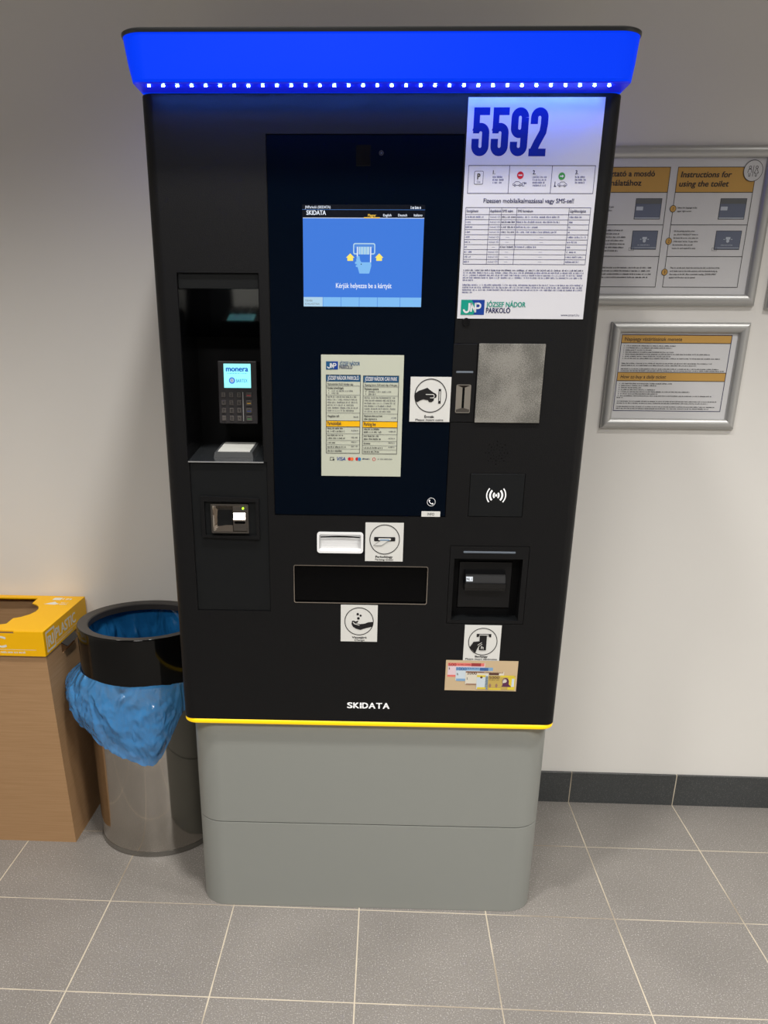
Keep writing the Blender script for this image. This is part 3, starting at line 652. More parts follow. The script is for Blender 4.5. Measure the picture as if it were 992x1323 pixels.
pr.disc(qx(451.4), zi+.0028, .0032, 'ink_red', 1, 20); pr.disc(qx(454.6), zi+.0028, .0032, 'ink_orange', 2, 20)
pr.disc(qx(461.2), zi+.0028, .0032, 'ink_red', 1, 20); pr.disc(qx(464.2), zi+.0028, .0032, 'ink_cyan', 2, 20)
pr.lines(qx(468), qx(479), zi+.0018, .0022, 'ink_navy'); pr.ring(qx(483), zi+.0028, .0022, .0031, 'ink_red'); pr.lines(qx(487), qx(507), zi+.0018, .0022, 'ink_grey')
mb.build('price_board', gp, 'cream tariff sheet behind the glass', angle=None)
# phone symbol + info label
mb = MB(); pr = Print(mb, FP(-.0028)); cx, cz = .1275, .9695
pr.ring(cx, cz, .0074, .0081, 'icon_white_glow'); pass
pr.disc(cx-.0034, cz+.0030, .0014, 'icon_white_glow', 1, 12); pr.disc(cx+.0030, cz-.0034, .0014, 'icon_white_glow', 1, 12); pr.arc(cx+.0040, cz+.0044, .0078, .0092, PI*1.05, PI*1.45, 'icon_white_glow', 1, 12)
mb.build('phone_symbol', gp, angle=None)
def plate(name, x0, x1, z0, z1, m, y=FY, th=.0008, label=None, draw=None, parent=None):
    mb = MB(); mb.bm(box_bm(x0, x1, y-th, y+.0002, z0, z1), m)
    if draw: draw(Print(mb, FP(y-th)))
    return mb.build(name, parent or mach, label, angle=None)
plate('info_label', .1096, .1460, .9408, .9513, 'sticker_white', y=-.0028, draw=lambda p: p.text('INFO', .1278, .9437, .0048, 'ink_grey', align='C', bold=.01), label='small white label reading INFO', parent=gp)

# ---- poster 5592
P0 = face(605.5, 125)
def draw_poster(p):
    F = face
    def fx_(u, v=300): return F(u, v)[0]
    x0 = fx_(607.7, 200); z0 = F(650, 202)[1]; z1 = F(650, 138.8)[1]
    x1 = fx_(706.6, 201)
    w = (x1-x0)/4
    for i, c in enumerate('5592'):
        p.digit(c, x0+i*w+.0004, z0, w*.90, z1-z0, w*.375, 'digit_blue')
    t = .0008; tz, bz_ = F(680, 214)[1], F(680, 250)[1]; bx0, bx1 = F(604.5, 240)[0]-.0005, F(766.5, 240)[0]
    p.box(bx0, bz_, bx1, tz, t, 'ink_navy')
    for u in (657.2, 712): xx = F(u, 232)[0]; p.rect(xx-t/2, bz_, xx+t/2, tz, 'ink_navy')
    a = F(612.9, 221); b = F(623.6, 238.4)                                  # parking sign with zone plate
    p.poly(rrect(a[0], b[0], b[1], a[1], .0018, 4), 'ink_navy', 1); p.poly(rrect(a[0]+.0007, b[0]-.0007, b[1]+.0007, a[1]-.0007, .0014, 4), 'poster_white', 2)
    p.text('P', (a[0]+b[0])/2, a[1]-.0125, .0085, 'ink_black', align='C', bold=.03, l=3); p.text('Cím', (a[0]+b[0])/2, b[1]+.0022, .0030, 'ink_navy', align='C', l=3)
    for n, u, ue in (('1.', 636.6, 651), ('2.', 688, 706), ('3.', 743, 757)):
        q = F(u, 225.3); p.text(n, q[0], q[1], .0058, 'ink_navy', bold=.03)
        for k in range(3 if n != '2.' else 4):
            q = F(u-.5, 230+k*3.6); e = F(ue-(2 if k == 2 else 0), 230+k*3.6); p.lines(q[0], e[0], q[1], .0023, 'ink_soft')
    def car(cx, cz, s=1):
        pts = [(-8.5, 0), (-8.5, 2.5), (-6, 3.6), (-3.5, 6.2), (2.5, 6.2), (5.5, 3.6), (8.5, 2.6), (8.5, 0)]
        pts = [(cx+s*x*.0009, cz+y*.0009) for x, y in pts]
        for i in range(len(pts)): p.line(pts[i], pts[(i+1) % len(pts)], .0006, 'ink_navy')
        for k in (-4.5, 4.8): p.disc(cx+k*.0009*s, cz, .0016, 'ink_navy', 2, 14); p.disc(cx+k*.0009*s, cz, .0008, 'poster_white', 3, 10)
    c = F(672, 226.5); p.disc(c[0], c[1], .0056, 'ink_red'); p.rect(c[0]-.0033, c[1]-.0009, c[0]+.0033, c[1]+.0009, 'poster_white', 2)
    c = F(668, 239.5); car(c[0], c[1]); p.box(c[0]+.0085, c[1]-.001, c[0]+.0115, c[1]+.004, .0006, 'ink_navy'); p.lines(c[0]+.0120, c[0]+.0165, c[1]+.002, .0022, 'ink_navy')
    c = F(725.5, 227.8); p.disc(c[0], c[1], .0056, 'ink_green'); p.rect(c[0]-.0032, c[1]-.0008, c[0]+.001, c[1]+.0008, 'poster_white', 2); p.poly([(c[0]+.0006, c[1]-.0024), (c[0]+.0034, c[1]), (c[0]+.0006, c[1]+.0024)], 'poster_white', 2)
    c = F(726, 240); car(c[0], c[1], -1); p.line((c[0]-.0125, c[1]-.001), (c[0]-.0125, c[1]+.006), .0012, 'ink_navy'); p.line((c[0]-.0140, c[1]-.001), (c[0]-.0100, c[1]-.001), .0014, 'ink_navy')
    q = F(624.4, 262.2); e = F(740.8, 262.2); p.text('Fizessen mobilalkalmazással vagy SMS-sel!', q[0], q[1], .0066, 'ink_navy', w=e[0]-q[0], bold=.014)
    # table of services
    tx0, tx1 = F(601, 300)[0]-.0012, F(760, 300)[0]-.0003; tz1, tz0 = F(680, 268.4)[1], F(677, 341.7)[1]; hz_ = F(680, 277.4)[1]
    p.box(tx0, tz0, tx1, tz1, .0007, 'ink_navy'); dz = (hz_-tz0)/10
    for k in range(10): zz = hz_-k*dz; p.rect(tx0, zz-.0003, tx1, zz+.0003, 'ink_navy')
    cols = [F(u, 300)[0] for u in (630.5, 646, 665.5, 732.3)]
    for xx in cols: p.rect(xx-.00035, tz0, xx+.00035, tz1, 'ink_navy')
    for s, x, w in (('Szolgáltató', tx0+.0015, .020), ('Applikáció', cols[0]+.0012, .0185), ('SMS szám', cols[1]+.0015, .018), ('SMS formátum', cols[2]+.0015, .026), ('Ügyfélszolgálat', cols[3]+.0015, .0275)):
        p.text(s, x, hz_+.0036, .0038, 'ink_navy', w=w, bold=.01)
    L1 = (.031, .010, .012, .009, .009, .010, .005, .014, .012, .009)
    L3 = (.074, .074, .037, .072, 0, 0, .037, 0, 0, 0); L4 = (.023, .007, .006, .006, .032, .019, .007, .020, .032, .025)
    for k in range(10):
        z = hz_-(k+1)*dz+dz*.34; h = .0024
        p.lines(tx0+.0012, tx0+.0012+L1[k], z, h, 'ink_soft')
        if k != 6: p.text('Android / iOS', cols[0]+.0018, z, .0029, 'ink_soft', w=.0175)
        else: p.rect(cols[0]+.008, z+.001, cols[0]+.013, z+.0014, 'ink_soft')
        if L3[k]: p.lines(cols[1]+.001, cols[2]-.001, z, h, 'ink_navy'); p.lines(cols[2]+.001, cols[2]+.001+L3[k], z, h, 'ink_soft')
        else: p.rect(cols[1]+.010, z+.001, cols[1]+.016, z+.0014, 'ink_soft'); p.rect(cols[2]+.043, z+.001, cols[2]+.049, z+.0014, 'ink_soft')
        p.lines(cols[3]+.0015, cols[3]+.0015+L4[k], z, h, 'ink_soft')
    xl, xr = F(597.5, 356)[0]+.0006, F(753.8, 356)[0]
    for k in range(5): z = F(670, 350.6+k*3.2)[1]; p.lines(xl, xr if k < 4 else xl+.018, z, .0023, 'ink_navy' if k == 0 else 'ink_soft')
    for k in range(4): z = F(670, 369.6+k*3.15)[1]; p.lines(xl, xr if k < 3 else xl+.018, z, .0023, 'ink_soft')
    a = F(595.8, 387.3); b = F(624.9, 406.8); jnp(p, a[0], b[1], b[0], a[1])
    q = F(628, 396.5); e = F(678.4, 396.5); p.text('JÓZSEF NÁDOR', q[0], q[1], .0080, 'logo_green', w=e[0]-q[0], bold=.035)
    q = F(627.6, 404.2); e = F(658.6, 404.2); p.text('PARKOLÓ', q[0], q[1], .0080, 'ink_navy', w=e[0]-q[0], bold=.035)
    q = F(724, 408.6); e = F(747.8, 408.6); p.text('www.smart.hu', q[0], q[1], .0040, 'ink_navy', w=e[0]-q[0])
plate('poster', .1590, .3833, 1.2985, 1.6345, 'poster_white', label='white poster with the number 5592 and mobile payment table', draw=draw_poster)
lk = part('lock', prism_bm([(.1755+.0072*math.cos(2*PI*i/24), 1.2925+.0072*math.sin(2*PI*i/24)) for i in range(24)], FY-.0018, FY+.001, 'y', .0006), 'black_gloss')

# ---- coin acceptor
cp = part('coin_panel', box_bm(.1555, .1994, FY-.0003, 0, 1.1198, 1.2563, .0004, 1), 'black_coat')
part('status_bar', box_bm(.1625, .1936, FY-.0010, FY, 1.2062, 1.2098, .0008, 2), 'bar_grey', cp, 'thin blue grey status bar')
def bezel(x0, x1, z0, z1, w, y0, y1, r=.0025):
    return ring_frame_bm(rrect(x0, x1, z0, z1, r, 4), rrect(x0+w, x1-w, z0+w, z1-w, max(r-w, .0006), 4), y0, y1)
mb = MB(); x0, x1, z0, z1 = .1643, .1914, 1.1360, 1.1862; ys = FY-.0003
mb.bm(bezel(x0, x1, z0, z1, .0012, ys-.0012, ys+.0005), 'slot_steel')
xm = (x0+x1)/2
# dished steel mouth: two cheeks leaning to the slit, a scoop at the foot
mb.add([(x0+.0012, ys-.0009, z0+.006), (xm-.0022, ys-.0002, z0+.008), (xm-.0022, ys-.0002, z1-.004), (x0+.0012, ys-.0009, z1-.0012)], [[0, 1, 2, 3]], 'slot_steel')
mb.add([(x1-.0012, ys-.0009, z0+.006), (xm+.0022, ys-.0002, z0+.008), (xm+.0022, ys-.0002, z1-.004), (x1-.0012, ys-.0009, z1-.0012)], [[3, 2, 1, 0]], 'slot_steel')
mb.add([(x0+.0012, ys-.0011, z0+.0012), (x1-.0012, ys-.0011, z0+.0012), (x1-.0012, ys-.0009, z0+.006), (xm, ys-.0002, z0+.0095), (x0+.0012, ys-.0009, z0+.006)], [[0, 1, 2, 3, 4]], 'chrome')
mb.add([(xm-.0022, ys-.0003, z0+.008), (xm+.0022, ys-.0003, z0+.008), (xm+.0022, ys-.0003, z1-.0035), (xm-.0022, ys-.0003, z1-.0035)], [[0, 1, 2, 3]], 'dark_seam')
mb.add([(x0+.0012, ys-.0009, z1-.0012), (xm, ys-.0003, z1-.006), (x1-.0012, ys-.0009, z1-.0012)], [[0, 1, 2]], 'dark_chrome')
mb.build('coin_slot', cp, 'steel coin slot')
part('cover_plate', box_bm(.2012, .3214, FY-.0035, FY, 1.1192, 1.2570, .0008, 2), 'zinc_plate', label='blank galvanised steel plate')
# ---- speaker holes
mb = MB(); pr = Print(mb, FP(FY)); cx, cz = .2470, 1.0640
for k in range(8):
    for j, r in enumerate((.0075, .0145, .0210)):
        a = k*PI/4+PI/2; pr.disc(cx+r*math.cos(a), cz+r*math.sin(a), .0011 if j else .0008, 'dark_seam', 1, 10)
        if j: a += PI/8; pr.disc(cx+(r-.003)*math.cos(a), cz+(r-.003)*math.sin(a), .0007, 'dark_seam', 1, 8)
mb.build('speaker_holes', mach, angle=None)
# ---- contactless reader
cr_ = part('contactless_reader', box_bm(.2008, .3045, FY-.0002, -.001, .9430, 1.0247, .0004, 1), 'panel_coat')
mb = MB(); pr = Print(mb, FP(FY-.0002)); cx, cz = .2520, .9840
pr.disc(cx, cz, .0024, 'icon_white_glow', 1, 16)
for r0, r1, am in ((.0050, .0082, .80), (.0115, .0150, .78), (.0185, .0208, .72)):
    for s in (0, PI): pr.arc(cx+(.0015 if s else -.0015), cz, r0, r1, s-am, s+am, 'icon_white_glow', 1, 20)
mb.build('contactless_symbol', cr_, 'white radio wave symbol', angle=None)
# ---- ticket slot
mb = MB(); mb.bm(ring_frame_bm(rrect(-.0950, -.0034, .8662, .9085, .006, 6), rrect(-.0905, -.0079, .8707, .9040, .0035, 6), FY-.0025, FY+.001), 'slot_white_glow')
R = []
for i in range(11):
    t = i/10; a = PI*t
    z = .8707+(.9040-.8707)*(1-math.cos(a))/2; y = FY+.010*math.sin(a)**.8*(1.0)
    R.append([( -.0905, y, z), (-.0079, y, z)])
for i in range(10): mb.add([R[i][0], R[i][1], R[i+1][1], R[i+1][0]], [[0, 1, 2, 3]], 'slot_white_glow')
pts = [(-.0885+.0785*t, .8985+.0022*math.sin(PI*t)) for t in [i/12 for i in range(13)]]
low = [(-.0100-.0785*t, .8965+.0010*math.sin(PI*t)) for t in [i/12 for i in range(13)]]
mb.add([(p[0], FY+.0010, p[1]) for p in pts+low][::-1], [list(range(26))], 'dark_seam')
mb.build('ticket_slot', mach, 'white moulded ticket slot')
# ---- coin tray
tr = part('return_tray', box_bm(-.1408, .1256, .002, .012, .7637, .8390, .0005, 1), 'tray_black', label='glossy black coin return flap')
part('tray_rim', ring_frame_bm(rrect(-.1428, .1276, .7617, .8410, .004, 5), rrect(-.1412, .1260, .7633, .8394, .003, 5), FY-.0012, FY+.001), 'chrome', tr, 'thin bright rim')
# ---- banknote bay
bb = part('banknote_bay', ring_frame_bm([(.1700, .7232), (.3252, .7232), (.3252, .8836), (.1700, .8836)], [(.1786, .7300), (.3144, .7300), (.3144, .8582), (.1786, .8582)], FY-.0003, -.0005), 'black_coat', label='square banknote intake recess')
mb = MB(); mb.bm(box_bm(.1783, .3147, .030, .0328, .7297, .8585), 'black_coat_shaded'); mb.bm(box_bm(.1783, .3147, FY+.001, .0300, .7297, .7303), 'panel_coat')
mb.bm(box_bm(.1925, .3000, .026, .031, .7480, .8450, .001, 1), 'black_plastic'); mb.build('bay_lining', bb)
def zx(x0, x1, yz, m, name, parent, bev=.001): return part(name, prism_bm(yz, x0, x1, 'x', bev, 1), m, parent)
nz = zx(.2035, .2850, [(.030, .8300), (.008, .8235), (-.0005, .8090), (-.0005, .8060), (.030, .8060)], 'nozzle_grey', 'note_nozzle', bb)
zx(.2020, .2865, [(.030, .8062), (-.0015, .8062), (-.0015, .7965), (.004, .7945), (.004, .7905), (.030, .7905)], 'black_gloss', 'nozzle_mouth', bb)
mb = MB(); mb.add([(.2055, .0012, .8100), (.2185, .0012, .8100), (.2185, .0055, .8185), (.2050, .0055, .8185)], [[0, 1, 2, 3]], 'screenshot_light')
mb.v = [(x, y-.0008, z+.0006) for x, y, z in mb.v]
pr = Print(mb, lambda u, v, d: (u, .0012+(v-.81)*.506-.0008-d*.9, v+.0006+d*.5)); pr.text('NL 1', .2062, .8118, .0045, 'ink_dark', w=.0105, bold=.02)
mb.build('nozzle_label', nz, 'tiny white label', angle=None)
part('status_bar', box_bm(.1957, .2986, FY-.0010, FY, .8700, .8738, .0010, 2), 'bar_grey', bb, 'long blue grey status bar')

# ---- stickers
def sticker(name, x0, x1, z0, z1, cu, cv, label, l1, l2, icon, tw1, tw2, tcx):
    def d(p):
        p.ring(cu, cv, .0285, .0300, 'ink_black', 2); icon(p, cu, cv)
        p.text(l1, tcx, z0+.0072, .0040, 'ink_black', w=tw1, bold=.05, align='C'); p.text(l2, tcx, z0+.0018, .0036, 'ink_black', w=tw2, shear=.18, bold=.02, align='C')
    plate(name, x0, x1, z0, z1, 'sticker_white', label=label, draw=d)
B = 'ink_black'; Wt = 'sticker_white'
def ic_coin(p, c, v):
    hand = [(-.0288, .004), (-.022, .0085), (-.0130, .0115), (-.0065, .0140), (-.0020, .0105), (.0045, .0060), (.0098, .0035), (.0115, .0), (.0100, -.0035), (.0065, -.0040), (.0062, -.0085), (.0020, -.0115), (-.0030, -.0110), (-.0045, -.0080), (-.0085, -.0075), (-.0130, -.0065), (-.0190, -.0085), (-.0240, -.0115), (-.0278, -.0100), (-.0292, -.002)]
    p.poly([(c+a, v+b) for a, b in hand], B, 2)
    p.line((c-.009, v+.0022), (c+.004, v+.0022), .0012, Wt, 3); p.arc(c+.0035, v-.0008, .0026, .0038, -PI*.5, PI*.5, Wt, 3, 10); p.line((c-.001, v-.0038), (c+.0035, v-.0038), .0010, Wt, 3)
    p.rect(c+.0145, v-.014, c+.0190, v+.012, B, 2); p.rect(c+.0160, v-.009, c+.0177, v+.008, Wt, 3)
def ic_ticket(p, c, v):
    p.poly(rrect(c-.021, c+.021, v-.0035, v+.0050, .002, 4), B, 2); p.poly(rrect(c-.0125, c+.0125, v-.0015, v+.0025, .0018, 4), Wt, 3)
    p.rect(c-.009, v-.0022, c+.009, v+.0002, 'note_blue', 4)
    q = [(c-.008, v-.002), (c+.008, v-.002), (c-.006, v-.012), (c-.022, v-.012)]
    p.poly(q, Wt, 4)
    for i in range(4): p.line(q[i], q[(i+1) % 4], .0006, 'ink_grey', 5)
def ic_change(p, c, v):
    for a, b, r in ((-.003, .0155, .0026), (.0030, .0125, .0022), (-.0015, .0065, .0028)): p.disc(c+a, v+b, r, B, 2, 16)
    hand = [(-.0145, .0010), (-.0105, .0012), (-.0065, -.0005), (-.0045, .0010), (-.0010, .0008), (-.0035, -.0030), (-.0090, -.0035), (.0020, -.0060), (.0120, -.0045), (.0190, -.0015), (.0290, -.0008), (.0278, -.0110), (.0200, -.0130), (.0120, -.0150), (.0030, -.0185), (-.0060, -.0160), (-.0120, -.0120), (-.0155, -.0060)]
    p.poly([(c+a, v+b) for a, b in hand], B, 2)
    p.poly([(c-.0130, v-.0020), (c-.0100, v-.0060), (c+.0010, v-.0088), (c+.0010, v-.0076), (c-.0090, v-.0046), (c-.0110, v-.0012)], Wt, 3)
def ic_bank(p, c, v):
    p.poly([(c-.0135, v+.0170), (c+.0165, v+.0170), (c+.0165, v+.0100), (c+.0120, v+.0100), (c+.0120, v+.0125), (c-.0090, v+.0125), (c-.0090, v+.0100), (c-.0135, v+.0100)], B, 2)
    p.rect(c-.0080, v+.0136, c+.0110, v+.0154, Wt, 3)
    p.rect(c-.0070, v-.0185, c+.0075, v+.0140, B, 4)
    p.poly([(c-.0270, v-.0130), (c-.0215, v-.0045), (c-.0195, v-.0005), (c-.0080, v+.0010), (c-.0030, v-.0020), (c-.0010, v+.0005), (c+.0010, v-.0015), (c-.0030, v-.0065), (c-.0100, v-.0130), (c-.0140, v-.0245)], B, 5)
    p.line((c-.0105, v-.0075), (c-.0020, v-.0015), .0011, Wt, 6); p.line((c-.0090, v-.0110), (c-.0010, v-.0050), .0010, Wt, 6)
    p.text('Ft', c-.003, v-.0160, .0060, Wt, bold=.03, l=6)
sticker('coin_sticker', .0795, .1545, 1.1195, 1.1992, .1174, 1.1662, 'white sticker with hand inserting a coin', 'Érmék', 'Please insert coins', ic_coin, .018, .052, .1165)
sticker('ticket_sticker', .0006, .0758, .8507, .9282, .0389, .8948, 'white sticker with parking ticket slot symbol', 'Parkolójegy', 'Parking ticket', ic_ticket, .034, .036, .0385)
sticker('change_sticker', -.0472, .0283, .6797, .7589, -.0095, .7238, 'white sticker with coins falling into a hand', 'Visszajáró', 'Change', ic_change, .030, .021, -.0085)
sticker('banknote_sticker', .2078, .2830, .6420, .7197, .2465, .6840, 'white sticker with hand inserting a banknote', 'Bankjegy', 'Please insert banknotes', ic_bank, .026, .066, .2455)
def draw_money(p):
    def q(u, v): return face(570+u/9.018, 840+v/9.018)
    def r(u0, v0, u1, v1, m, l): a = q(u0, v0); b = q(u1, v1); p.rect(a[0], a[1], b[0], b[1], m, l)
    r(80, 145, 500, 310, 'note_pink', 1); r(80, 145, 500, 188, 'note_red', 2); r(70, 284, 180, 310, 'note_red', 2); r(352, 150, 460, 188, 'note_dkred', 3)
    a = q(84, 182); p.text('500', a[0], a[1], .0062, 'note_dkred', w=.016, bold=.03, l=4); a = q(190, 166); p.lines(a[0], q(345, 166)[0], a[1]-.001, .002, 'note_dkred', 4); p.lines(q(88, 225)[0], q(108, 225)[0], q(88, 225)[1], .004, 'ink_grey', 4)
    r(172, 195, 590, 358, 'note_pale', 5); r(172, 195, 600, 240, 'note_blue', 6); r(172, 328, 300, 358, 'note_blue', 6); r(450, 205, 545, 240, 'note_dkblue', 7)
    a = q(180, 232); p.text('1000', a[0], a[1], .0062, 'note_dkblue', w=.020, bold=.03, l=8); p.lines(q(305, 212)[0], q(445, 212)[0], q(305, 215)[1], .0022, 'note_dkblue', 8); p.lines(q(180, 290)[0], q(205, 290)[0], q(180, 290)[1], .004, 'ink_grey', 8)
    r(285, 242, 720, 402, 'note_cream', 9); r(285, 242, 720, 268, 'note_brown', 10); r(285, 386, 420, 402, 'note_brown', 10)
    a = q(300, 280); p.text('2000', a[0], a[1], .0062, 'note_dkbrown', w=.020, bold=.03, l=11); p.lines(q(425, 258)[0], q(700, 258)[0], q(425, 262)[1], .0020, 'note_dkbrown', 11); p.lines(q(296, 340)[0], q(325, 340)[0], q(296, 340)[1], .005, 'ink_grey', 11)
    r(555, 262, 670, 290, 'note_dkbrown', 12); r(500, 240, 715, 262, 'card_tan', 11)
    r(415, 288, 548, 452, 'note_pale', 13); r(415, 288, 515, 312, 'note_yellow', 14); r(415, 428, 515, 452, 'note_yellow', 14); r(515, 300, 548, 455, 'note_blue', 13)
    a = q(466, 314); p.disc(a[0], a[1], .0026, 'note_dkbrown', 15, 14)
    r(548, 292, 850, 462, 'note_ochre', 14); r(690, 292, 850, 315, 'note_yellow', 15); r(780, 310, 850, 462, 'note_yellow', 15); r(548, 440, 690, 462, 'note_yellow', 15); r(822, 330, 842, 425, 'note_pale', 16)
    a = q(556, 330); p.text('5000', a[0], a[1], .0056, 'note_dkbrown', w=.021, bold=.03, l=17); p.lines(a[0], q(680, 345)[0], q(556, 348)[1], .0016, 'note_dkbrown', 17)
    for u in (565, 640): a = q(u, 410); p.disc(a[0], a[1], .0026, 'note_brown', 16, 14, .0045)
    a = q(742, 372); hh = [(-.0075, -.0100), (-.0050, -.0060), (-.0062, -.0010), (-.0066, .0040), (-.0040, .0085), (.0010, .0100), (.0055, .0080), (.0080, .0030), (.0075, -.0040), (.0110, -.0075), (.0130, -.0105)]
    p.poly([(a[0]+x, a[1]+y) for x, y in hh], 'note_purple', 18)
    p.poly([(a[0]+x, a[1]+y) for x, y in [(-.0050, -.0030), (-.0052, .0045), (-.0025, .0070), (.0020, .0065), (.0035, .0020), (.0020, -.0020)]], 'note_cream', 19)
    p.poly([(a[0]+x, a[1]+y) for x, y in [(-.0045, -.0050), (-.0045, -.0015), (.0015, -.0005), (.0040, .0030), (.0050, -.0020), (.0010, -.0070)]], 'note_purple', 20)
    p.rect(a[0]-.0042, a[1]+.0030, a[0]-.0020, a[1]+.0038, 'note_purple', 20); p.rect(a[0]-.0005, a[1]+.0030, a[0]+.0018, a[1]+.0038, 'note_purple', 20)
plate('banknote_guide', .1732, .3234, .5738, .6418, 'card_tan', th=.0006, label='beige strip picturing four banknotes', draw=lambda p: (setattr(p, 'step', .00006), draw_money(p)))
# maker's name at the foot
mb = MB(); pr = Print(mb, FP(FY)); xx = -.0320
for s, w in (('S', .0112), ('K', .0122), ('I', .0030), ('D', .0122), ('A', .0138), ('T', .0124), ('A', .0138)):
    pr.text(s, xx, .5280, .0128, 'icon_white_glow', w=w-.0006, bold=.045); xx += w+.0019
pr.rect(-.0315, .5345, xx-.001, .5350, 'black_coat', 2)
mb.build('maker_name', mach, 'white raised maker name lettering', angle=None)

# ---- card terminal niche
part('access_panel', box_bm(-.3405, -.1916, -.0008, .0002, .7430, 1.0418, .0003, 1), 'panel_coat', label='slightly set back lower service panel')
mb = MB(); mb.bm(box_bm(NX0+.0004, NX0+.0014, FY+.001, ND-.001, NZ0+.03, NZ1), 'black_gloss'); mb.bm(box_bm(NX1-.0014, NX1-.0004, FY+.001, ND-.001, NZ0+.03, NZ1), 'black_gloss'); mb.bm(box_bm(NX0, NX1, ND-.004, ND-.001, NZ0, NZ1), 'black_coat_shaded')
mb.build('niche_lining', mach)
part('niche_header', box_bm(NX0+.0015, NX1-.0015, .0005, .010, 1.3455, 1.3708, .0006, 1), 'panel_coat')
t_ = math.radians(39); L_ = .128
yz = [(.010, 1.3455), (.010+L_*math.cos(t_), 1.3455-L_*math.sin(t_)), (.010+L_*math.cos(t_)+.002, 1.3455-L_*math.sin(t_)+.002), (.012, 1.3480)]
part('sloping_visor', prism_bm(yz, NX0+.0015, NX1-.0015, 'x'), 'visor_gloss', label='glossy black sloping plate mirroring the terminal')
sh = part('niche_shelf', prism_bm([(FY-.0012, 1.0405), (FY-.0012, 1.0425), (ND-.004, 1.0575), (ND-.004, 1.0400)], NX0+.0006, NX1-.0006, 'x'), 'shelf_gloss', label='smoky glass shelf')
part('shelf_edge', box_bm(NX0+.0006, NX1-.0006, FY-.0018, FY-.0010, 1.0405, 1.0425), 'shelf_edge', sh)
def slz(y): return 1.0425+(y-FY)*.015/.154+.0003
pd = empty('receipt_pad', (0, 0, 0)); pd.parent = mach
def slab(x0, x1, y0, y1, h0, h1, m, name, ins=0, parent=pd, label=None):
    a = [(x0, y0, slz(y0)+h0), (x1, y0, slz(y0)+h0), (x1+.002, y1, slz(y1)+h0), (x0+.002, y1, slz(y1)+h0)]
    b = [(x0+ins, y0+ins, slz(y0)+h1), (x1-ins, y0+ins, slz(y0)+h1), (x1+.002-ins, y1-ins, slz(y1)+h1), (x0+.002+ins, y1-ins, slz(y1)+h1)]
    return part(name, loft_bm([a, b]), m, parent, label)
slab(-.2985, -.2210, .026, .120, 0, .0098, 'pad_grey', 'pad_body', .002)
slab(-.2915, -.2285, .034, .118, .0094, .0106, 'pad_white', 'pad_top', 0, label='pale top face')
# terminal
tm = empty('payment_terminal', (-.2555, .085, 1.1635)); tm.parent = mach; tm.rotation_euler = (math.radians(-3), 0, 0)
part('terminal_body', box_bm(-.0385, .0385, 0, .050, -.0587, .0587, .0022, 2), 'terminal_grey', tm)
mb = MB(); mb.bm(box_bm(-.0262, .0265, -.0008, .001, .0090, .0535), 'scr_cyan'); pr = Print(mb, FP(-.0008))
pr.text('monera', -.0215, .0395, .0095, 'scr_logo', w=.043, bold=.05); pr.lines(-.0200, .0215, .0350, .0016, 'scr_teal')
pr.disc(-.0105, .0225, .0062, 'scr_disc', 1, 24); pr.disc(-.0105, .0225, .0036, 'scr_pale', 2, 20); pr.text('B', -.0105, .0205, .0040, 'ink_red', align='C', l=3)
pr.text('BARTEX', -.0025, .0190, .0064, 'scr_logo', w=.0225, bold=.012)
mb.build('terminal_screen', tm, 'bright cyan lit display', angle=None)
key0 = None
KL = ['1', '2', '3', '', '4', '5', '6', '', '7', '8', '9', '', '', '0', '•', '']
for r in range(4):
    for c in range(4):
        x = (-.0285, -.0130, .0022, .0218)[c]; z = -.0040-r*.0148; w = .0042 if c < 3 else .0058
        mb = MB(); mb.bm(box_bm(x-w, x+w, -.0018, .001, z-.0050, z+.0046, .0006, 1), 'key_grey')
        pr = Print(mb, FP(-.0018)); s = KL[r*4+c]
        if s: pr.text(s, x, z-.0028, .0058, 'key_ink', align='C', bold=.02)
        elif c == 3:
            pr.rect(x-.004, z-.0016, x+.004, z-.0006, ('ink_red', 'ink_yellow', 'logo_blue', 'ink_green')[r]); pr.rect(x-.004, z+.0012, x+.002, z+.0020, 'key_ink')
        mb.build('key', tm, angle=None)
part('swipe_groove', box_bm(.0092, .0110, -.0012, .001, -.0535, .001, .0003, 1), 'frame_alu', tm)
# ---- chip card reader on the lower panel
cdr = empty('card_reader', (0, 0, 0)); cdr.parent = mach
mb = MB(); ou = [(-.3228, .8950), (-.2085, .8920), (-.2085, .9722), (-.3228, .9757)]; inn = [(-.3160, .8990), (-.2150, .8990), (-.2150, .9660), (-.3160, .9660)]
mb.bm(ring_frame_bm([(p[0], p[1]) for p in ou], inn, FY-.0035, .0), 'black_coat'); mb.bm(box_bm(-.3180, -.2130, .012, .0155, .8985, .9695), 'black_plastic'); mb.build('reader_surround', cdr)
rx0, rx1, rz0, rz1 = -.3030, -.2292, .9045, .9620
mb = MB(); mb.bm(bezel(rx0, rx1, rz0, rz1, .0035, -.0105, .012, .002), 'chrome')
xm = rx0+(rx1-rx0)*.57
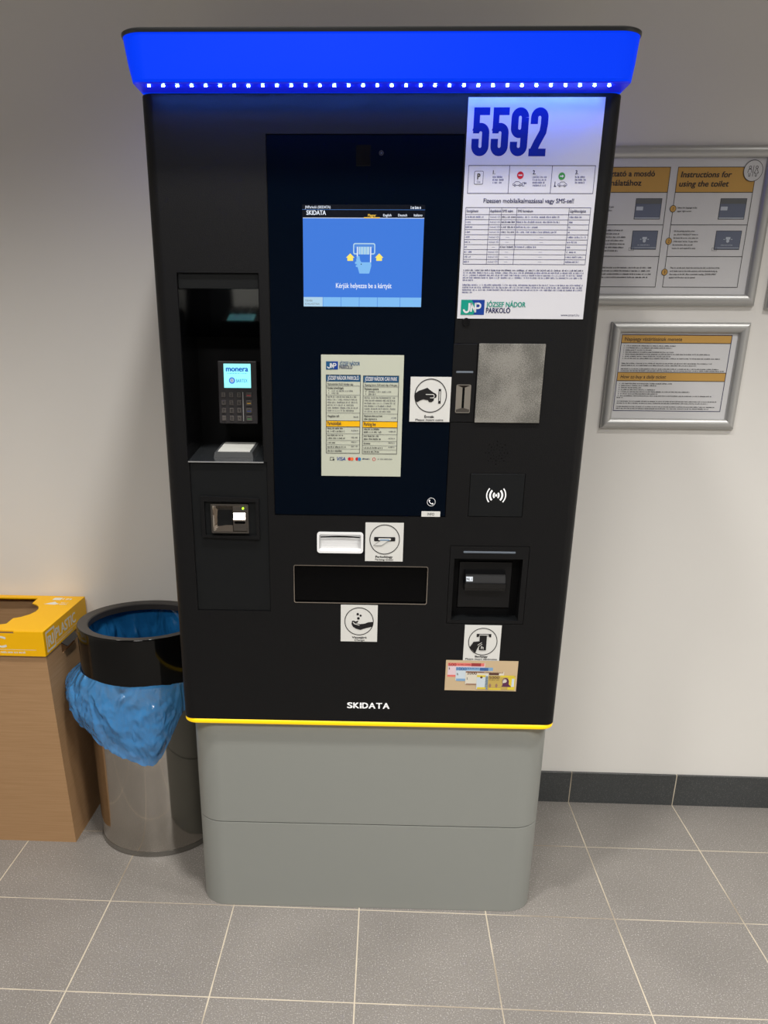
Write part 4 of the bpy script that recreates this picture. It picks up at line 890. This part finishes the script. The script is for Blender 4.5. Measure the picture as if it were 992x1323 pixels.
# left half: deep bowl of facets; right half: bulging nose with the card mouth
bowl = [(rx0+.0035, rz0+.0035), (xm, rz0+.0035), (xm, rz1-.0035), (rx0+.0035, rz1-.0035)]
mb.add([(x, -.0095, z) for x, z in bowl]+[(rx0+.014, .004, rz0+.016), (xm-.002, .004, rz0+.020), (xm-.002, .004, rz1-.018), (rx0+.017, .004, rz1-.018)], [[0, 1, 5, 4], [1, 2, 6, 5], [2, 3, 7, 6], [3, 0, 4, 7]], 'chrome')
mb.add([(rx0+.014, .004, rz0+.016), (xm-.002, .004, rz0+.020), (xm-.002, .004, rz1-.018), (rx0+.017, .004, rz1-.018)], [[0, 1, 2, 3]], 'dark_chrome')
mb.bm(box_bm(xm, rx1-.0035, -.0085, .010, rz0+.0035, rz1-.0035, .001, 1), 'chrome')
mb.bm(prism_bm([(-.008, rz0+.0415), (-.0105, rz0+.0405), (-.0165, rz0+.0285), (-.0150, rz0+.0255), (-.008, rz0+.0250)], xm+.0015, rx1-.005, 'x', .0012, 2), 'chrome')
mb.bm(prism_bm(rrect(xm+.0035, rx1-.007, rz0+.0185, rz0+.0240, .0025, 5), -.0092, -.008, 'y'), 'dark_seam')
mb.build('chrome_mouth', cdr, 'polished chrome card mouth')
part('green_light', prism_bm([(rx1-.0105+.0021*math.cos(2*PI*i/16), rz1-.0085+.0021*math.sin(2*PI*i/16)) for i in range(16)], -.0102, -.008, 'y'), 'led_green', cdr, 'small green indicator light')

# ================================================================== STEEL BIN
bc = (.038, .345)
bn = empty('litter_bin', (bc[0], bc[1], 0)); tag(bn, 'round steel litter bin with black collar holding a blue bag', 'bin')
def lathe_part(name, prof, m, parent, label=None, closed=False, ang=30):
    rings = prof+[prof[0]] if not closed else prof
    mb = MB(); mb.bm(loft_bm([[(r*math.cos(2*PI*k/96), r*math.sin(2*PI*k/96), z) for k in range(96)] for r, z in prof], close=True), m)
    return mb.build(name, parent, label, ang)
lathe_part('drum', [(.1575, .014), (.1575, .585), (.1555, .585), (.1555, .016), (.001, .016), (.001, .014)], 'bin_steel', bn, 'brushed steel drum')
lathe_part('foot_ring', [(.1595, .0), (.1602, .003), (.1595, .006), (.1580, .0145), (.1500, .0145), (.1500, 0)], 'steel_rim', bn)
mb = MB(); mb.bm(loft_bm([[(r*math.cos(2*PI*k/96), r*math.sin(2*PI*k/96), z) for k in range(96)] for r, z in
     [(.1646, .4785), (.1650, .4800), (.1650, .5990), (.1635, .6020), (.1625, .6028)]], caps=False), 'bin_black')
mb.bm(loft_bm([[(r*math.cos(2*PI*k/96), r*math.sin(2*PI*k/96), z) for k in range(96)] for r, z in
     [(.1625, .6028), (.1400, .6012), (.1375, .5990), (.1372, .5850), (.1585, .5840), (.1610, .4785), (.1646, .4785)]], caps=False), 'bin_lip')
bmx = mb.build('collar', bn, 'glossy black collar ring', 30)
# bag
def wr(a, t, s=1.0, sc_=1.0):
    p = Vector((math.cos(a)*2.2*sc_, math.sin(a)*2.2*sc_, t*1.4*sc_))
    return s*(noise.noise(p*1.7)+.5*noise.noise(p*4.1+Vector((3, 1, 7)))+.25*noise.noise(p*9.3))
def interp(tab, x):
    for (a, b), (c, d) in zip(tab, tab[1:]):
        if a <= x <= c: t = (x-a)/(c-a); return b+(d-b)*t
    return tab[0][1] if x < tab[0][0] else tab[-1][1]
# angle measured in degrees, 270 = towards the viewer
ZB = [(0, .43), (60, .45), (120, .44), (165, .405), (185, .385), (205, .362), (222, .345), (238, .322), (255, .300), (272, .281), (284, .276), (291, .292), (300, .345), (310, .395), (325, .425), (360, .43)]
BU = [(0, .004), (60, .004), (100, .010), (140, .022), (165, .044), (190, .052), (210, .046), (228, .034), (245, .026), (265, .022), (290, .024), (305, .015), (320, .007), (360, .004)]
NA = 420
prof = [i/44 for i in range(45)]+[1-i/16 for i in range(1, 12)]
rings = []
for j, t in enumerate(prof):
    inner = j > 44; ring = []
    for k in range(NA):
        dg = 360*k/NA; a = math.radians(dg); zb = interp(ZB, dg)+.006*wr(a, 5, 1, 2.0); bu = interp(BU, dg)
        side = 1 if 130 < dg < 305 else .12
        q = Vector((math.cos(a)*4.2, math.sin(a)*4.2, t*1.8+(4 if inner else 0)))
        rid = 1-2*abs(noise.noise(q+.35*Vector((0, 0, noise.noise(q*.7)))*4))
        rid2 = 1-2*abs(noise.noise(q*2.3+Vector((5, 2, t*3))))
        fold = (wr(a, t*1.5+(3 if inner else 0), 1)*.0065+(max(0, rid)**3)*.0055+(max(0, rid2)**4)*.0014-.003)*min(t*3, 1)*side
        r = .1605+(bu*math.sin(PI*min(t*.80+.03, 1))**.8)+fold+.0016*min(1, t*4)
        if inner: r -= .006
        r = max(r, .1600 if not inner else .1590)
        if dg < 100 or dg > 312: r = min(r, .1665)
        z = .4880+(zb-.4880)*t+(.0 if not inner else .004)
        ring.append((r*math.cos(a), r*math.sin(a), z))
    rings.append(ring)
bag = empty('bin_bag', (bc[0], bc[1], 0)); tag(bag, 'translucent blue plastic bag lining the steel bin and hanging below its black collar', 'bin bag')
mb = MB(); mb.bm(loft_bm(rings, caps=False), 'bag_film'); mb.build('hanging_skirt', bag, 'crumpled film hanging outside', angle=80)
rings = []
for j in range(26):
    t = j/25; ring = []
    for k in range(NA):
        a = 2*PI*k/NA
        if t < .72: r = .1540-.006*t; z = .5830-.40*t/.72
        else: q = (t-.72)/.28; r = .149*(1-q)+.01*q; z = .183-.03*math.sin(q*PI/2)
        pl = max(0, math.sin(a*7+2*math.sin(3*a)+3*t))**3
        r += -.011*pl*min(1, t*6)*(1-max(0, t-.72)*2)-.010*abs(wr(a, t*2+9, 1))*min(1, t*5)
        ring.append((r*math.cos(a), r*math.sin(a), z+.02*wr(a, t*3, 1)*(t > .72)))
    rings.append(ring)
mb = MB(); mb.bm(loft_bm(rings, caps=False), 'bag_inner'); mb.build('inner_liner', bag, 'dark blue film inside the bin', angle=60)

# ================================================================== CARDBOARD RECYCLING BOX
LX1, LX0, LY0, LY1, LZ0, LZ1 = -.1775, -.5600, .2285, .5300, .5385, .6025
bxo = empty('recycling_box', ((LX0+LX1)/2, (LY0+LY1)/2, 0)); tag(bxo, 'brown cardboard recycling box with yellow lid marked PLASTIC', 'recycling box')
ox, oy = bxo.location.x, bxo.location.y
def frus(x0b, x1b, y0b, y1b, zb, x0t, x1t, y0t, y1t, zt):
    return loft_bm([[(x0b-ox, y0b-oy, zb), (x1b-ox, y0b-oy, zb), (x1b-ox, y1b-oy, zb), (x0b-ox, y1b-oy, zb)], [(x0t-ox, y0t-oy, zt), (x1t-ox, y0t-oy, zt), (x1t-ox, y1t-oy, zt), (x0t-ox, y1t-oy, zt)]])
me = cut(frus(-.567, -.1695, .2435, .524, 0, -.556, -.1815, .2345, .5260, .5900),
         [frus(-.563, -.1735, .2475, .520, .004, -.552, -.1855, .2385, .5220, .62), box_bm(-.20-ox, -.15-ox, .335-oy, .425-oy, .508, .536)])
me.materials.clear(); me.materials.append(MATS['cardboard'])
for p in me.polygons: p.material_index = 0
link('carton', me, bxo, angle=20)
mb = MB(); mb.bm(loft_bm([[(-.1822-ox, .330-oy, .540), (-.1822-ox, .430-oy, .540), (-.1690-ox, .418-oy, .524), (-.1690-ox, .345-oy, .524)], [(-.1802-ox, .330-oy, .5415), (-.1802-ox, .430-oy, .5415), (-.1670-ox, .418-oy, .5255), (-.1670-ox, .345-oy, .5255)]]), 'bin_lip')  # cardboard flap in shadow, the shadow painted as dark grey
mb.build('hand_hole_flap', bxo, 'folded flap over the hand hole, shade painted as dark colour')
hole = [(-.3866, .5040), (-.2985, .5055), (-.2955, .4585), (-.2811, .4475), (-.2680, .4320), (-.2600, .4100), (-.2581, .3898), (-.2630, .3650), (-.2778, .3400), (-.2925, .3285), (-.2914, .2858), (-.3045, .2789), (-.3861, .2770),
        (-.4480, .2789), (-.4600, .2858), (-.4600, .3285), (-.4750, .3400), (-.4900, .3650), (-.4950, .3898), (-.4920, .4100), (-.4830, .4320), (-.4700, .4475), (-.4580, .4585), (-.4550, .5040)]
hb = prism_bm([(x-ox, y-oy) for x, y in hole], LZ1-.02, LZ1+.02)
me = cut(box_bm(LX0-ox, LX1-ox, LY0-oy, LY1-oy, LZ0, LZ1, .0015, 2),
         [box_bm(LX0+.003-ox, LX1-.003-ox, LY0+.003-oy, LY1-.003-oy, LZ0-.02, LZ1-.003), hb, box_bm(-.50-ox, -.2500-ox, .2285-oy, .2345-oy, LZ1-.006, LZ1+.01)])
lidmb = MB(); lpm = MB(); lidmb.add([v.co[:] for v in me.vertices], [list(p.vertices) for p in me.polygons], 'lid_yellow')
pf = Print(lpm, lambda u, v, d: (u-ox, LY0-oy-d, v))
pf.text('PLASTIC', -.4560, .5610, .0280, 'lid_print', w=.1835, bold=.04); pf.rect(-.46, .5552, -.1990, .5560, 'lid_print')
pf.text('info@', -.3120, .5462, .0055, 'lid_print', w=.022); pf.lines(-.2880, -.2265, .5462, .0042, 'lid_print')
ps = Print(lpm, lambda u, v, d: (LX1-ox+d, u-oy, v))
ps.box(.2440, .5465, .2960, .5940, .0050, 'lid_print'); ps.text('RI', .2530, .5560, .0260, 'lid_print', w=.032, bold=.05)
ps.text('PLASTIC', .3030, .5600, .0260, 'lid_print', w=.1400, bold=.03); ps.rect(.3030, .5520, .4480, .5530, 'lid_print'); ps.lines(.3030, .4200, .5450, .0038, 'lid_print')
pt = Print(lpm, lambda u, v, d: (u-ox, v-oy, LZ1+d))
pt.rect(-.2540, .4900, -.2310, .5120, 'lid_print'); pt.text('1', -.2270, .4930, .016, 'lid_print', bold=.03); pt.lines(-.2190, -.2020, .4940, .012, 'lid_print')
pt.poly([(-.2620, .4520), (-.2400, .4760), (-.2330, .4660), (-.2220, .4560), (-.2330, .4480)], 'lid_print'); pt.lines(-.2200, -.1950, .4500, .007, 'lid_print'); pt.lines(-.2200, -.1990, .4640, .005, 'lid_print')
lid_o = lidmb.build('lid', bxo, 'yellow lid with bottle-shaped opening', angle=25)
lpm.build('lid_lettering', lid_o, 'white lettering', angle=None)

# ================================================================== LIGHT
def spot(x, y, z, e, size=140, rad=.07, col=(1, .955, .89), blend=1.0, aim=None):
    l = bpy.data.lights.new('downlight', 'SPOT'); l.energy = e; l.spot_size = math.radians(size); l.spot_blend = blend; l.shadow_soft_size = rad; l.color = col
    o = bpy.data.objects.new('downlight', l); COL.objects.link(o); o.location = (x, y, z)
    if aim: o.rotation_euler = (Vector(aim)-Vector((x, y, z))).to_track_quat('-Z', 'Y').to_euler()
    return o
WARM = (1, .972, .93)
spot(.50, -.50, 2.58, 100, 112, .07, WARM)
spot(1.95, -.50, 2.58, 98, 112, .08, WARM)
spot(-.95, -.50, 2.58, 62, 112, .15, (1, .94, .86))
def panel(x, y, e, sx=.6, sy=.6, spread=138):
    l = bpy.data.lights.new('ceiling_panel_light', 'AREA'); l.shape = 'RECTANGLE'; l.size = sx; l.size_y = sy; l.energy = e; l.color = WARM; l.spread = math.radians(spread)
    o = bpy.data.objects.new('ceiling_panel_light', l); COL.objects.link(o); o.location = (x, y, 2.6)
panel(.1, -2.1, 38)
panel(1.9, -2.1, 50)
w = bpy.data.worlds.new('world'); sc.world = w; w.use_nodes = True
w.node_tree.nodes['Background'].inputs['Color'].default_value = (1, .97, .93, 1); w.node_tree.nodes['Background'].inputs['Strength'].default_value = .05

vs_ = sc.view_settings
vs_.view_transform = 'Standard'; vs_.look = 'None'; vs_.exposure = 0; vs_.gamma = 1; vs_.use_curve_mapping = False
sc.cycles.use_denoising = True
sc.cycles.max_bounces = 8; sc.cycles.transparent_max_bounces = 12; sc.cycles.sample_clamp_indirect = 4
